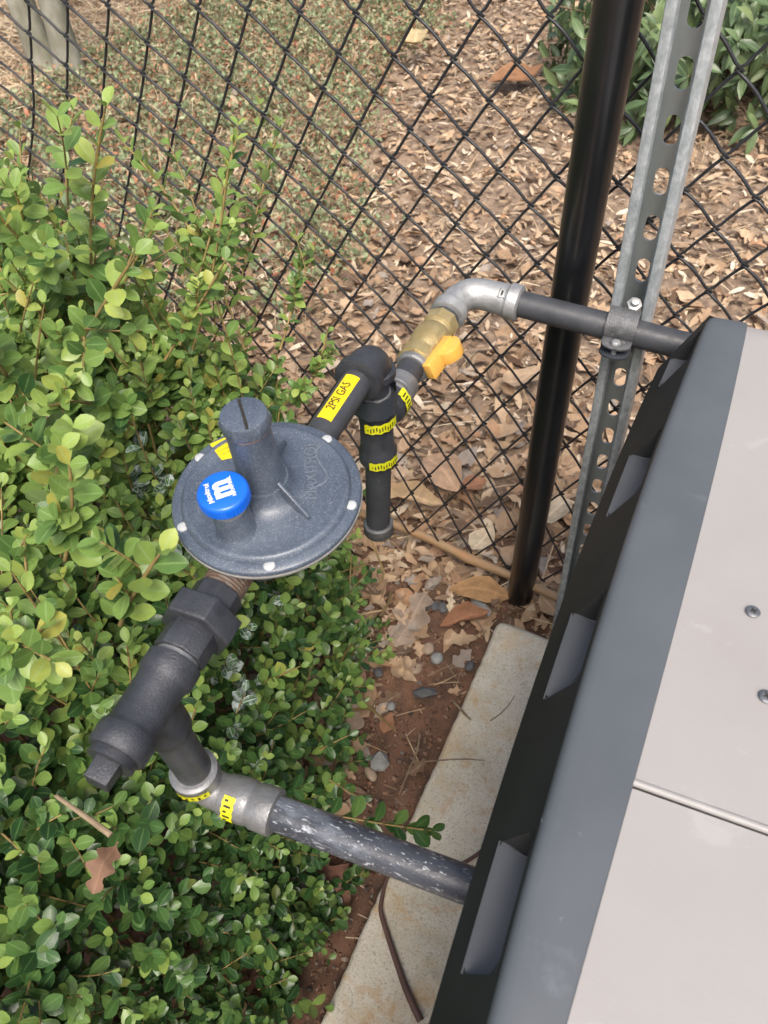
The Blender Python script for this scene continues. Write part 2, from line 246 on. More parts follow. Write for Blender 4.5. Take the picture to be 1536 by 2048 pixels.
# ---------------- leaf instancing (numpy)
def leaf_template(prof, fold=0.25, curl=0.15, across=3):
    """prof: (t, halfwidth) list. returns verts (x=across, y=along, z=up), quads, uv"""
    V = []; UV = []; k = across
    for t, hw in prof:
        for j in range(k):
            s = -1 + 2 * j / (k - 1)
            V.append((s * hw, t, abs(s) * hw * fold - curl * t * t)); UV.append((0.5 + 0.5 * s, t))
    F = [(r * k + j, r * k + j + 1, (r + 1) * k + j + 1, (r + 1) * k + j) for r in range(len(prof) - 1) for j in range(k - 1)]
    return np.array(V), np.array(F), np.array(UV)
def nrm(a): return a / np.maximum(np.linalg.norm(a, axis=-1, keepdims=True), 1e-9)
def scatter(tmpl, P, D, Nn, Lx, Ly, mi=None, zs=None):
    """P origins, D along, Nn approx normal, Lx width scale, Ly length scale"""
    V, F, UV = tmpl; D = nrm(D); X = nrm(np.cross(D, Nn)); Z = np.cross(X, D)
    zz = Ly if zs is None else zs
    W = P[:, None, :] + X[:, None, :] * (V[None, :, 0:1] * Lx[:, None, None]) + D[:, None, :] * (V[None, :, 1:2] * Ly[:, None, None]) + Z[:, None, :] * (V[None, :, 2:3] * zz[:, None, None])
    n = len(P); nv = len(V); FF = (F[None] + (np.arange(n) * nv)[:, None, None]).reshape(-1, F.shape[1])
    U = np.tile(UV, (n, 1)); MI = None if mi is None else np.repeat(mi, len(F))
    return W.reshape(-1, 3), FF, U, MI
def merge(parts):
    V = []; F = []; U = []; Mi = []; b = 0
    for v, f, u, m in parts:
        V.append(v); F.append(f + b); U.append(u); b += len(v); Mi.append(m if m is not None else np.zeros(len(f)))
    return np.concatenate(V), np.concatenate(F), np.concatenate(U), np.concatenate(Mi)

BOX_T = [leaf_template([(0, .02), (.12, .10), (.32, .25), (.56, .32), (.78, .27), (.93, .14), (1.0, .02)], 0.30, c) for c in (0.05, 0.22, -0.10)]
def oak(seedv):
    r = np.random.default_rng(seedv); p = []
    n = 19; ph = r.uniform(0, 1)
    for i in range(n):
        t = i / (n - 1); base = 0.25 * math.sin(math.pi * min(1, t * 1.05 + 0.02)) ** 0.7 + 0.012
        p.append((t, base * (0.86 + 0.34 * math.sin(2 * math.pi * (3.1 * t + ph)) + r.uniform(-.06, .06))))
    p[0] = (0, 0.012); p[-1] = (1, 0.03); return p
def curl_t(prof, seedv, across=5, amp=0.12):
    r = np.random.default_rng(seedv); V, F, U = leaf_template(prof, 0.0, 0.0, across)
    a, b_, c = r.uniform(-.5, .5, 3); x, y = V[:, 0].copy(), V[:, 1]
    V[:, 2] = amp * (2.2 * a * np.sin(3 * y + b_) + 1.5 * np.sin(8 * y + 6 * x + c * 6) * .3) + 1.1 * (0.3 + abs(b_)) * x * x * 1.6 + 0.5 * c * x
    V[:, 2] -= V[:, 2].min(); return V, F, U
oval = [(0, .01), (.15, .13), (.35, .21), (.6, .20), (.82, .11), (1, .01)]
ovalw = [(0, .02), (.12, .2), (.35, .33), (.6, .30), (.82, .17), (1, .01)]
LIT_T = [curl_t(oak(1), 1), curl_t(oval, 2), curl_t(ovalw, 3), curl_t(oak(4), 5), curl_t(oval, 9, 5, 0.2)]

def at_ground(pts): return [at_z(x, y, 0.0) for x, y in pts]
def inpoly(x, y, poly):
    ins = np.zeros(len(x), bool); n = len(poly); j = n - 1
    for i in range(n):
        xi, yi = poly[i][0], poly[i][1]; xj, yj = poly[j][0], poly[j][1]
        c = ((yi > y) != (yj > y)) & (x < (xj - xi) * (y - yi) / (yj - yi + 1e-12) + xi); ins ^= c; j = i
    return ins
# outlines of the planting zones on the ground behind the fence (world metres)
COTO = [(p.x, p.y) for p in at_ground([(-250, 330), (60, 200), (150, 130), (330, 60), (470, -90), (840, -90), (900, 60), (760, 160), (730, 330), (760, 520), (600, 640), (300, 640), (-250, 640)])]
STRAW = [(p.x, p.y) for p in at_ground([(-500, 440), (-350, -110), (300, -150), (520, -110), (350, 50), (150, 130), (60, 210), (-250, 360)])]
def rnd_in(poly, n):
    a = np.array(poly); lo, hi = a.min(0), a.max(0); X = np.empty(0); Y = np.empty(0)
    while len(X) < n:
        x = rng.uniform(lo[0], hi[0], n * 2); y = rng.uniform(lo[1], hi[1], n * 2); k = inpoly(x, y, poly); X = np.append(X, x[k]); Y = np.append(Y, y[k])
    return X[:n], Y[:n]
def flat_frames(n, tilt=0.3):
    a = rng.uniform(0, 2 * np.pi, n); D = np.stack([np.cos(a), np.sin(a), rng.normal(0, tilt, n)], -1)
    Nn = np.stack([rng.normal(0, tilt, n), rng.normal(0, tilt, n), np.ones(n)], -1); return D, nrm(Nn)
def litter(name, label, X, Y, size, m, temps, zoff=0.0, tilt=0.25, cat='leaf litter'):
    n = len(X); D, Nn = flat_frames(n, tilt); P = np.stack([X, Y, ground_h(X, Y) + zoff + rng.uniform(0, 0.012, n)], -1)
    parts = []; which = rng.integers(0, len(temps), n)
    for k, t in enumerate(temps):
        s = which == k; sz = size[s]; parts.append(scatter(t, P[s], D[s], Nn[s], sz * rng.uniform(.75, 1.15, s.sum()), sz))
    V, F, U, Mi = merge(parts); o = np_mesh(name, V, F, [m], None, U, Mi); return tag(o, label, cat, kind='stuff')
MULCHZ = [(-2.6, 0.75), (1.3, 0.75), (1.3, 5.2), (-3.2, 5.2)]
# dead leaves close to the fence (large) and thinning out to mulch
x = rng.uniform(-1.5, 0.9, 2600); y = 0.84 + rng.exponential(0.42, 2600); k = y < 3
litter('leaf_litter', 'layer of curled tan and brown dead leaves behind and under the fence', x[k], y[k], rng.uniform(0.03, 0.085, k.sum()), M['litter'], LIT_T)
x = rng.uniform(-0.85, 0.35, 620); y = 0.88 - rng.exponential(0.09, 620); k = (y > 0.45) & ~((x > -0.17) & (y < 0.74))
litter('leaf_litter', 'sparse brown leaf crumbs on red soil between shrub and concrete', x[k], y[k], rng.uniform(0.018, 0.06, k.sum()), M['litter'], LIT_T, 0.008)
x = rng.uniform(-0.42, -0.28, 260); y = rng.uniform(-0.1, 0.75, 260)
litter('leaf_litter', 'dead leaf strip lying along the foot of the boxwood shrub', x, y, rng.uniform(0.02, 0.06, 260), M['litter'], LIT_T, 0.008)
x, y = rnd_in([(-2.2, 0.9), (0.6, 0.9), (0.9, 4.6), (-1.9, 4.6)], 2600); litter('leaf_litter', 'broken leaf pieces mixed through the mulch behind the fence', x, y, rng.uniform(0.02, 0.065, 2600) * rng.uniform(.6, 1, 2600), M['litter'], LIT_T, .008, .35)
# mulch chips
CHIP = leaf_template([(0, .05), (.3, .16), (.7, .14), (1, .04)], 0.2, 0.05)
def chips(name, label, X, Y, m, lmin, lmax, wr, cat, zmax=0.02, tilt=0.3, tmpl=CHIP):
    n = len(X); D, Nn = flat_frames(n, tilt); P = np.stack([X, Y, ground_h(X, Y) + rng.uniform(0, zmax, n)], -1)
    ly = lmin + (lmax - lmin) * rng.random(n) ** 1.8; v = scatter(tmpl, P, D, Nn, ly * wr, ly); o = np_mesh(name, v[0], v[1], [m], None, v[2]); return tag(o, label, cat, kind='stuff')
x, y = rnd_in(MULCHZ, 34000); chips('mulch_chips', 'shredded brown mulch chips covering the bed behind the fence', x, y, M['chip'], 0.010, 0.062, 0.9, 'mulch', 0.022)
STR = leaf_template([(0, .03), (.35, .035), (.7, .03), (1, .01)], 0.0, 0.12)
x, y = rnd_in(MULCHZ, 6500); chips('dry_grass', 'loose dry straw and pine needles strewn over the mulch', x, y, M['straw'], 0.04, 0.13, 0.35, 'straw', 0.03, 0.22, STR)
x, y = rnd_in(STRAW, 24000); chips('pine_straw', 'pale yellow straw mulch around the grey tree trunk', x, y, M['straw'], 0.06, 0.16, 0.55, 'straw', 0.05, 0.3, STR)
x = rng.uniform(-0.60, -0.12, 420); y = rng.uniform(0.05, 0.9, 420); k = ~((x > -0.18) & (y < 0.74))
chips('dry_grass', 'fine dry twigs and straw scattered on the red soil', x[k], y[k], M['straw'], 0.015, 0.075, 0.35, 'straw', 0.012, 0.12, STR)
# cotoneaster ground cover
def coto():
    n = 2900; X, Y = rnd_in(COTO, n); parts = []; P = []; D = []; tw = MB()
    for i in range(n):
        a = rng.uniform(0, 2 * np.pi); L = rng.uniform(.08, .22); el = rng.uniform(.35, 1.25)
        d = np.array([math.cos(a) * math.cos(el), math.sin(a) * math.cos(el), math.sin(el)]); p0 = np.array([X[i], Y[i], 0.0]); q = []
        for s in range(14):
            t = s / 13; p = p0 + d * L * t; p[2] -= 0.25 * L * t * t; p[:2] += rng.normal(0, .012, 2); P.append(p); D.append(rng.normal(0, 1, 3) + np.array([0, 0, .4])); q.append(p)
        if i % 2 == 0: tw.tube([p0, q[5], q[-1]], [.0022, .0017, .001], 4, caps=False)
    P = np.array(P); D = np.array(D); n2 = len(P); Nn = rng.normal(0, 1, (n2, 3)) + np.array([0, 0, 1.2]); s = rng.uniform(.010, .023, n2)
    T = leaf_template([(0, .05), (.3, .28), (.7, .28), (1, .04)], 0.3, 0.1)
    v = scatter(T, P, D, Nn, s, s); o = np_mesh('ground_cover', v[0], v[1], [M['ivy']], None, v[2])
    tag(o, 'low small leaved ground cover with reddish dead leaves behind the fence', 'ground cover', kind='stuff')
    t = tw.build('stems', M['dry'], o, recalc=False)
coto()
x, y = rnd_in(COTO, 7000); chips('dry_grass', 'dry straw and stalks tangled through the low ground cover', x, y, M['straw'], 0.04, 0.13, 0.4, 'straw', 0.06, 0.5, STR)
# dead leaves caught in the ground cover
x, y = rnd_in(COTO, 1500); litter('leaf_litter', 'russet and tan leaves caught among the low ground cover', x, y, rng.uniform(0.03, 0.055, 1500), M['litter'], LIT_T, 0.015, 0.5)
# gravel grains in the soil
def blob(c, r, seedv, mb, sq=(1, 1, .7), sub=2, amp=.18):
    rr = random.Random(seedv); bm = bmesh.new(); bmesh.ops.create_icosphere(bm, subdivisions=sub, radius=1)
    off = [Vector((rr.uniform(-1, 1), rr.uniform(-1, 1), rr.uniform(-1, 1))) for _ in range(5)]
    rot = Matrix.Rotation(rr.uniform(0, 6.3), 4, 'Z'); vs = []
    for v in bm.verts:
        n = v.co.normalized(); k = 1 + sum(amp * max(-.6, min(.6, n.dot(o) * 1.2)) for o in off) * .6
        q = Vector((n.x * k * sq[0], n.y * k * sq[1], n.z * k * sq[2])) * r; vs.append(Vector(c) + rot @ q)
    fs = [tuple(v.index for v in f.verts) for f in bm.faces]; bm.free(); mb.add(vs, fs)
mb = MB()
for i in range(620):
    px = rng.uniform(-0.50, -0.10); py = rng.uniform(0.0, 0.82)
    if px > -0.172 and py < 0.73: continue
    r = 0.0012 + 0.0055 * rng.random() ** 2.5
    blob((px, py, float(ground_h(px, py)) + 0.007), r, i, mb, (1, rng.uniform(.6, 1), .6), 1)
o = mb.build('gravel', M['pebble'], recalc=False, angle=80)
mb2 = MB()
for i in range(5200):
    px = rng.uniform(-0.50, -0.10); py = rng.uniform(-.1, 0.86)
    if px > -0.172 and py < 0.73: continue
    q = 0.0012 + 0.0052 * rng.random() ** 2
    blob((px, py, float(ground_h(px, py)) + 0.0065), q, i, mb2, (1, rng.uniform(.6, 1), .7), 1, .4)
o2 = mb2.build('soil_crumbs', M['crumb'], recalc=False, angle=20); tag(o2, 'loose red brown clay crumbs covering the soil beside the concrete', 'soil', kind='stuff'); tag(o, 'small mixed grit and pebbles bedded in the red soil', 'gravel', kind='stuff')

# ---------------- single stones
def stone(px, py, wpx, m, label, sq, seedv, z=0.012, amp=.25):
    p = at_z(px, py, z); mb = MB(); d = (p - Vector((0, 0, CAMH))).length
    blob((0, 0, 0), wpx / 2 * d / FPX * 1.0, seedv, mb, sq, 1 if amp > .3 else 3, amp)
    o = mb.build('stone', m, angle=25 if amp > .3 else 60); o.location = p; tag(o, label, 'stone', 'stones on the red soil between shrub and pad')
stone(764, 1526, 40, M['stone'], 'large light grey angular stone, the biggest pale rock on the soil', (1, 1, .6), 3, 0.014, .5)
stone(745, 1549, 26, M['stonetan'], 'small cream stone just below the large pale grey stone', (1.2, .7, .6), 4)
stone(852, 1385, 44, M['stonedark'], 'dark slate shard lying beside a straw near the pad edge', (1.2, .55, .5), 5, 0.012, .5)
stone(858, 1296, 28, M['stonetan'], 'round tan pebble, upper one of the touching pair', (1, .9, .75), 6)
stone(875, 1312, 26, M['stone'], 'round grey pebble, lower one of the touching pair', (1, .9, .8), 7)
stone(757, 1306, 27, M['stonedark'], 'round purple grey pebble beside the twisted oak leaf', (1, .9, .8), 8)
stone(806, 1297, 20, M['stonetan'], 'small tan pebble between the grey pebble and the oak leaf tip', (.9, 1, .8), 9)
stone(830, 1340, 30, M['stonetan'], 'flat pinkish stone half sunk in the middle of the soil', (1, .8, .4), 10, 0.006)
stone(780, 1322, 14, M['stone'], 'tiny light grey pebble under the purple grey pebble', (.8, 1.2, .7), 11)
stone(757, 1347, 22, M['stonedark'], 'dark brownish stone left of the flat pinkish stone', (1, .8, .7), 12)
stone(862, 1215, 30, M['stonedark'], 'grey stone beside the rolled orange leaf', (1, .8, .6), 13)
stone(885, 1216, 26, M['stonedark'], 'blue grey stone touching the rolled orange leaf', (1, .8, .6), 14)
stone(938, 1334, 22, M['stonedark'], 'dark stone against the concrete edge', (1, .8, .7), 15)
stone(966, 1214, 46, M['stone'], 'flat grey stone chip near the pad corner', (1.2, .6, .3), 16, 0.012, .4)
stone(782, 1414, 18, M['stone'], 'little whitish quartz stone alone in mid soil', (1, 1, .7), 17)

# ---------------- single dead leaves lying in front
def dead_leaf(px, py, lpx, ang, prof, seedv, label, col, wid=1.0, z=0.018, roll=0.0, amp=.12):
    p = at_z(px, py, z); d = (p - Vector((0, 0, CAMH))).length; L = lpx * d / FPX * 1.25
    q = at_z(px + math.cos(ang), py - math.sin(ang), z) - p; a = math.atan2(q.y, q.x)
    V, F, U = curl_t(prof, seedv, 7, amp); V = V.copy(); V[:, 1] -= .5
    if roll: V[:, 2] += roll * V[:, 0] ** 2
    V = V * L; V[:, 0] *= wid; c, s = math.cos(a - math.pi / 2), math.sin(a - math.pi / 2)
    V = np.stack([V[:, 0] * c - V[:, 1] * s, V[:, 0] * s + V[:, 1] * c, V[:, 2]], -1)
    m = mat('dead_leaf_' + str(seedv), [(0.25, tuple(k * .6 for k in col)), (0.6, col), (0.8, tuple(min(1, k * 1.25) for k in col))], 60, 0.7, bump=0.5, bscale=160, vein=((col[0] * 1.4, col[1] * 1.4, col[2] * 1.4), 0.5), spec=.3)
    o = np_mesh('dead_leaf', V, F, [m], None, U); o.location = p; tag(o, label, 'leaf', 'large dead leaves lying around the post and pipes')
R_ = math.radians
TAN = (0.50, 0.36, 0.23); OR = (0.34, 0.17, 0.095); PALE = (0.62, 0.50, 0.34); BRN = (0.32, 0.17, 0.10); GRY = (0.38, 0.29, 0.22)
dead_leaf(825, 1238, 120, R_(60), oak(21), 21, 'twisted grey tan oak leaf standing on the red soil', GRY, .9, 0.02)
dead_leaf(930, 1240, 85, R_(18), oval, 22, 'rolled orange brown leaf on soil just left of the pad corner', OR, .8, 0.02, 4.0)
dead_leaf(962, 1186, 100, R_(-8), oval, 23, 'broad brown boat shaped leaf below the cane near the post', (0.42, 0.25, 0.12), 1.0, 0.018)
dead_leaf(965, 1080, 60, R_(50), ovalw, 24, 'pale yellow leaf under the mesh just above the cane', PALE, 1.0, 0.03)
dead_leaf(948, 972, 45, R_(20), ovalw, 25, 'bright orange leaf behind the mesh left of the post', OR, 1.0, 0.04)
dead_leaf(820, 1003, 110, R_(-6), oval, 26, 'long curled cream edged leaf beside the capped riser pipe', (0.48, 0.34, 0.20), .7, 0.04, 3.0)
dead_leaf(885, 950, 95, R_(-50), ovalw, 27, 'large flat tan leaf behind the mesh in the middle', (0.47, 0.31, 0.20), 1.0, 0.05)
dead_leaf(1110, 1025, 75, R_(40), ovalw, 28, 'large pale leaf between the post and the strut channel', PALE, 1.0, 0.04)
dead_leaf(1105, 1218, 55, R_(-40), ovalw, 29, 'tan leaf tucked behind the top edge of the pad', TAN, 1.0, 0.03)
dead_leaf(712, 1358, 65, R_(80), oval, 30, 'pinkish brown leaf at the edge of the shrub on the soil', (0.42, 0.25, 0.18), 1.2, 0.02)
dead_leaf(700, 1440, 95, R_(65), oak(31), 31, 'ragged grey brown oak leaf half under the shrub edge', GRY, 1.0, 0.02)
dead_leaf(775, 1448, 34, R_(70), ovalw, 32, 'small torn orange leaf scrap in mid soil', OR, 1.0, 0.016)
dead_leaf(658, 1392, 40, R_(60), oak(33), 33, 'cream pointed leaf scrap beside the shrub', PALE, 1.2, 0.04)
dead_leaf(1032, 160, 80, R_(10), ovalw, 34, 'bright rust orange leaf high up behind the mesh near the post', (0.30, 0.16, 0.085), .8, 0.04)
dead_leaf(832, 82, 70, R_(70), ovalw, 35, 'pale yellow leaf on the brush behind the upper mesh', (0.62, 0.48, 0.26), .8, 0.10)
dead_leaf(1050, 760, 80, R_(20), ovalw, 36, 'tan leaf behind the mesh above the large pale leaf', TAN, 1.0, 0.04)
dead_leaf(655, 1770, 110, R_(-60), oak(37), 37, 'dark reddish oak leaf under the lower pipe beside the shrub', (0.20, 0.10, 0.07), 1.1, 0.03)
# ================================================================== CHAIN LINK FENCE
FY = 0.845
def fence():
    root = empty('chain_link_fence', (-0.143, FY, 0)); tag(root, 'black vinyl coated chain link fence with one round black post', 'fence')
    cx = [-0.42809, 0.03536, 0.00887, 0.00008, -0.0005, 0.00024, -0.00002, 0.00002]; cz = [0.93755, 0.0021, -0.041, 0.00003, -0.0002, 0.00102, -0.00006, 0.0]
    def lat(u, v):
        uu = max(-18, min(12, u)); vv = max(-4, min(19.5, v))
        t = (1, uu, vv, uu * uu, uu * vv, vv * vv, vv ** 3, uu * vv * vv); x = sum(a * b for a, b in zip(cx, t)); z = sum(a * b for a, b in zip(cz, t))
        x += (u - uu) * .0345 + (v - vv) * .000; z += -(v - vv) * .046
        return x, z
    mb = MB(); R = 0.0018
    # picket k zigzags between lattice columns u=2k and 2k+2 (offset by parity)
    for k in range(-44, 16):
        pts = []; v = -7
        for v in range(-7, 21):
            right = ((v + k) % 2 != 0)
            u = k + (1 if right else 0)
            if (u + v) % 2: continue
            x, z = lat(u, v)
            pts.append((x, z, right))
        # fewer: only keep lattice nodes
        P = []
        for i, (x, z, right) in enumerate(pts):
            s = 1 if right else -1
            if i and i < len(pts):
                x0, z0, r0 = pts[i - 1]; side = -1 if right else 1
                dd = R * 1.7 * side; bz = .0042 if right else .0008
                for t in (0.12, 0.32, 0.5, 0.68, 0.88):
                    bow = 0.0
                    P.append((x0 + (x - x0) * t, FY + dd * (1.0 if .2 < t < .8 else .75), z0 + (z - z0) * t + bz * math.sin(math.pi * t) + .0008 * math.sin(k * 3.1 + v * 1.7)))
            P.append((x + s * R * 1.9, FY, z + R * .2)); 
        if len(P) > 3: mb.tube(P, R, 8, caps=True)
    mesh = mb.build('wire_mesh', M['wire'], root, recalc=False, angle=80)
    pb = MB(); bx, tx = -0.143, -0.1445
    r = 0.0235
    pb.tube([(bx, FY + .0, -0.3), (bx, FY, 0.3), (tx, FY, 0.9), (tx, FY, 2.0)], r, 48)
    post = pb.build('post', M['post'], root)
    post.location = (0, -r - 0.001, 0)
    mesh.matrix_parent_inverse = root.matrix_basis.inverted(); post.matrix_parent_inverse = root.matrix_basis.inverted()
fence()

# ================================================================== STRUT CHANNEL
def strut():
    W, DP, T = 0.0413, 0.0385, 0.0026; x0 = -0.0435; y1 = 0.802
    root = empty('strut_channel', (x0 + 0.006, y1, 0.0)); tag(root, 'galvanized slotted metal strut channel standing in front of the fence', 'channel')
    lean = -0.0294
    F = Matrix(((1, 0, lean, 0), (0, 1, 0, 0), (0, 0, 1, 0), (0, 0, 0, 1)))
    mb = MB(); n0 = -6; pitch = 0.0503; zc0 = 0.930
    hw = W / 2
    for k in range(-8, 20):                                   # slotted web, cell by cell
        zc = zc0 - k * pitch
        if zc < 0.02: continue
        a = 0.0072; hl = 0.0145; out = []; inn = []
        for i in range(24):
            t = 2 * math.pi * i / 24; c, s = math.cos(t), math.sin(t)
            inn.append((a * c, zc + (hl - a) * (1 if s > 1e-6 else (-1 if s < -1e-6 else 0)) + a * s))
            m_ = max(abs(c) / hw, abs(s) / (pitch / 2)); out.append((c / m_, zc + s / m_))
        # snap corners
        for tgt in ((hw, pitch / 2), (-hw, pitch / 2), (-hw, -pitch / 2), (hw, -pitch / 2)):
            j = min(range(24), key=lambda q: (out[q][0] - tgt[0]) ** 2 + (out[q][1] - zc - tgt[1]) ** 2); out[j] = (tgt[0], zc + tgt[1])
        for yy in (0, -T):
            vs = [F @ Vector((p[0], yy, p[1])) for p in out] + [F @ Vector((p[0], yy, p[1])) for p in inn]
            mb.add(vs, [(i, (i + 1) % 24, 24 + (i + 1) % 24, 24 + i) for i in range(24)])
        vs = [F @ Vector((p[0], 0, p[1])) for p in inn] + [F @ Vector((p[0], -T, p[1])) for p in inn]
        mb.add(vs, [(i, (i + 1) % 24, 24 + (i + 1) % 24, 24 + i) for i in range(24)])
    ztop = zc0 + 8.5 * pitch; zb = zc0 - 17.5 * pitch - 0.02
    web = mb.build('slotted_web', M['strut'], None, recalc=True); bm = bmesh.new(); bm.from_mesh(web.data); bmesh.ops.remove_doubles(bm, verts=bm.verts, dist=1e-5); bm.to_mesh(web.data); bm.free(); web.data.polygons.foreach_set('use_smooth', [False] * len(web.data.polygons))
    web.location = (x0, y1, 0); web.parent = root; web.matrix_parent_inverse = root.matrix_basis.inverted()
    for s in (-1, 1):
        fb = MB(); pr = [(hw, 0.0), (hw, -DP + .003), (hw - .001, -DP + .001), (hw - .003, -DP), (hw - .0055, -DP), (hw - .0068, -DP + .001), (hw - .0074, -DP + .003), (hw - .0074, -DP + .0075), (hw - .0092, -DP + .0075),
             (hw - .0092, -DP + .0020), (hw - .0075, -DP - .0015), (hw - .003, -DP - .0022), (hw + .0016, -DP - .001), (hw + .0025, -DP + .002), (hw + .0025, 0.0)]
        pr = [(s * x, y) for x, y in pr]
        G = F @ Matrix(((1, 0, 0, 0), (0, 1, 0, 0), (0, 0, 1, 0), (0, 0, 0, 1)))
        fb.prism(pr, zb, ztop, G); fl = fb.build('flange', M['strutlip'], None, angle=50)
        fl.location = (x0, y1, 0); fl.parent = root; fl.matrix_parent_inverse = root.matrix_basis.inverted()
strut()

# ================================================================== text helper
def text_verts(body, size, ext=0.0, space=1.0, bold=0.0):
    c = bpy.data.curves.new('lettering', 'FONT'); c.body = body; c.size = size; c.align_x = 'CENTER'; c.align_y = 'CENTER'; c.extrude = ext; c.space_character = space; c.offset = bold; c.resolution_u = 3
    o = bpy.data.objects.new('lettering', c); S.collection.objects.link(o); bpy.context.view_layer.update()
    me = bpy.data.meshes.new_from_object(o.evaluated_get(bpy.context.evaluated_depsgraph_get()))
    vs = [v.co.copy() for v in me.vertices]; fs = [tuple(p.vertices) for p in me.polygons]
    bpy.data.objects.remove(o); bpy.data.curves.remove(c); bpy.data.meshes.remove(me); return vs, fs
def wrap(p0, axis, out, r, flip=False):
    """maps (u along axis, v around, w outward) to a cylinder"""
    z = Vector(axis).normalized(); o = (Vector(out) - z * Vector(out).dot(z)).normalized(); y = o.cross(z) if flip else z.cross(o)
    def f(u, v, w=0.0): a = v / r; return Vector(p0) + z * u + (o * math.cos(a) + y * math.sin(a)) * (r + w)
    return f
def patch(mb, f, u0, u1, v0, v1, w=0.0004, nu=2, nv=10, mi=0, wav=0.0):
    n = []
    for i in range(nu + 1):
        for j in range(nv + 1):
            u = u0 + (u1 - u0) * i / nu; v = v0 + (v1 - v0) * j / nv
            n.append(f(u + wav * math.sin(j * 1.9 + i * 2.0), v, w + abs(wav) * .3 * math.sin(j * 2.3 + i)))
    k = nv + 1; mb.add(n, [(i * k + j, i * k + j + 1, (i + 1) * k + j + 1, (i + 1) * k + j) for i in range(nu) for j in range(nv)], mi)

# ================================================================== PIPEWORK
PX = -0.262
RP = 0.0134
def ringtube(mb, p, axis, r0, r1, ln, seg=40):     # beaded collar
    mb.lathe([(r0, 0), (r1, ln * .15), (r1, ln * .85), (r0, ln)], p, axis, seg)
def elbow_pts(a, c, b, R, n=10):
    a, c, b = Vector(a), Vector(c), Vector(b); da = (a - c).normalized(); db = (b - c).normalized()
    p0 = c + da * R; p1 = c + db * R; out = [a] + [((1 - t) ** 2) * p0 + 2 * t * (1 - t) * c + t * t * p1 for t in [i / n for i in range(n + 1)]] + [b]; return out
RY = 0.507; Z2 = 0.762; ZV = 0.684; YT = 0.748
tl = at_y(985, 590, YT); tr = at_y(1300, 672, YT)
def inlet():
    root = empty('gas_inlet_pipe', (PX, RY, 0.5)); tag(root, 'black steel gas pipe run with elbows and tee feeding the regulator from the fence side', 'gas pipe')
    I = root.matrix_basis.inverted()
    def P(mb, name, m, bevel=0, label=None, parent=None, **k):
        o = mb.build(name, m, parent or root, bevel, **k); o.matrix_parent_inverse = I if parent is None else Matrix.Identity(4)
        if label: o['label'] = label
        return o
    d = (tr - tl).normalized(); end = tr + d * 0.28
    mb = MB().tube([at_y(1030, 605, YT), end], 0.0152, 40); P(mb, 'horizontal_pipe', M['blackpipe'])
    # galvanized street elbow
    C = Vector((-0.2585, YT + .002, at_y(1000, 595, YT).z)); A_ = at_y(1040, 608, YT); B_ = Vector((-0.2605, 0.700, ZV))
    pts = elbow_pts(A_, C, B_, 0.034, 12); rr = [0.0195] + [0.0182] * 13 + [0.0195]
    mb = MB(); mb.tube(pts, rr, 40)
    for p, q in ((A_, C), (B_, C)):
        dr = (q - p).normalized(); mb.lathe([(0.0175, -.001), (0.0212, .001), (0.0215, .013), (0.0195, .016)], p, dr, 40)
    e = P(mb, 'zinc_elbow', M['galv'], label='light grey galvanized elbow')
    mb = MB(); f = wrap(A_, C - A_, (.15, -.55, .8), .0184)
    for u0, u1, v0, v1 in ((.0165, .0172, -.006, .006), (.0235, .0242, -.006, .006), (.0165, .0242, -.006, -.0053), (.0190, .0215, -.003, .003)): patch(mb, f, u0, u1, v0, v1, .0005, 1, 6)
    P(mb, 'stamped_mark', M['ink'], recalc=False)
    for (pp, dd, rr_) in (((PX, RY, ZV + .0345), (0, 0, 1), .0162), ((-.261, .5535, ZV), (0, 1, 0), .0166)):
        P(MB().lathe([(rr_ - .001, 0), (rr_ + .0008, .0008), (rr_ + .0002, .0022), (rr_ + .0006, .0032), (rr_ - .001, .0040)], pp, dd, 30), 'thread_sealant', M['galvdull'])
    # nipple between elbow and valve, and between valve and tee
    P(MB().tube([(-.2605, .708, ZV), (-.2605, .680, ZV)], RP + .0025, 32), 'nipple', M['blackpipe'])
    mb = MB(); mb.tube([(-.2607, .628, ZV), (-.261, .560, ZV)], RP + .001, 32)
    P(mb, 'nipple', M['blackpipe'])
    # riser tee with side outlet to the valve
    mb = MB(); mb.lathe([(.0175, -.050), (.0205, -.047), (.0205, -.034), (.0178, -.030), (.0172, 0), (.0178, .020), (.0212, .023), (.0212, .040), (.0175, .042)], (PX, RY, ZV - .006), (0, 0, 1), 44)
    mb.lathe([(.0165, 0), (.0172, .022), (.0205, .025), (.0205, .040), (.0180, .043)], (PX, RY, ZV - .004), (0, 1, 0), 44)
    tee = P(mb, 'tee', M['iron'])
    sl = MB(); sl.lathe([(.0180, 0), (.0186, .008), (.0186, .028), (.0165, .032)], (PX, RY + .040, ZV - .004), (0, 1, 0), 44); P(sl, 'coupling', M['galvdull'], label='grey sealed joint collar')
    # torn tape sleeve above the tee
    mb = MB(); f = wrap((PX, RY, ZV + .022), (0, 0, 1), (0, -1, 0), .0222); patch(mb, f, -.004, .020, -.069, .069, 0, 4, 30, wav=.0016); P(mb, 'tape_sleeve', M['regdark'])
    # yellow stickers
    for (zc, v0, v1, h) in ((ZV + .006, -.002, .036, .0058), (ZV - .047, -.000, .036, .0055)):
        mb = MB(); f = wrap((PX - .001, RY, zc), (0, 0, 1), (0.05, -1, 0), .0215); patch(mb, f, -h, h, v0, v1, .0006, 3, 14, wav=.0007)
        for q in range(11):
            v = v0 + .003 + q * .0029; patch(mb, f, -h * (.2 + .6 * ((q * 37) % 10) / 10), h * (.1 + .6 * ((q * 53) % 10) / 10), v, v + .0011, .0011, 1, 1, 1)
        P(mb, 'sticker', [M['tape'], M['ink']], recalc=False)
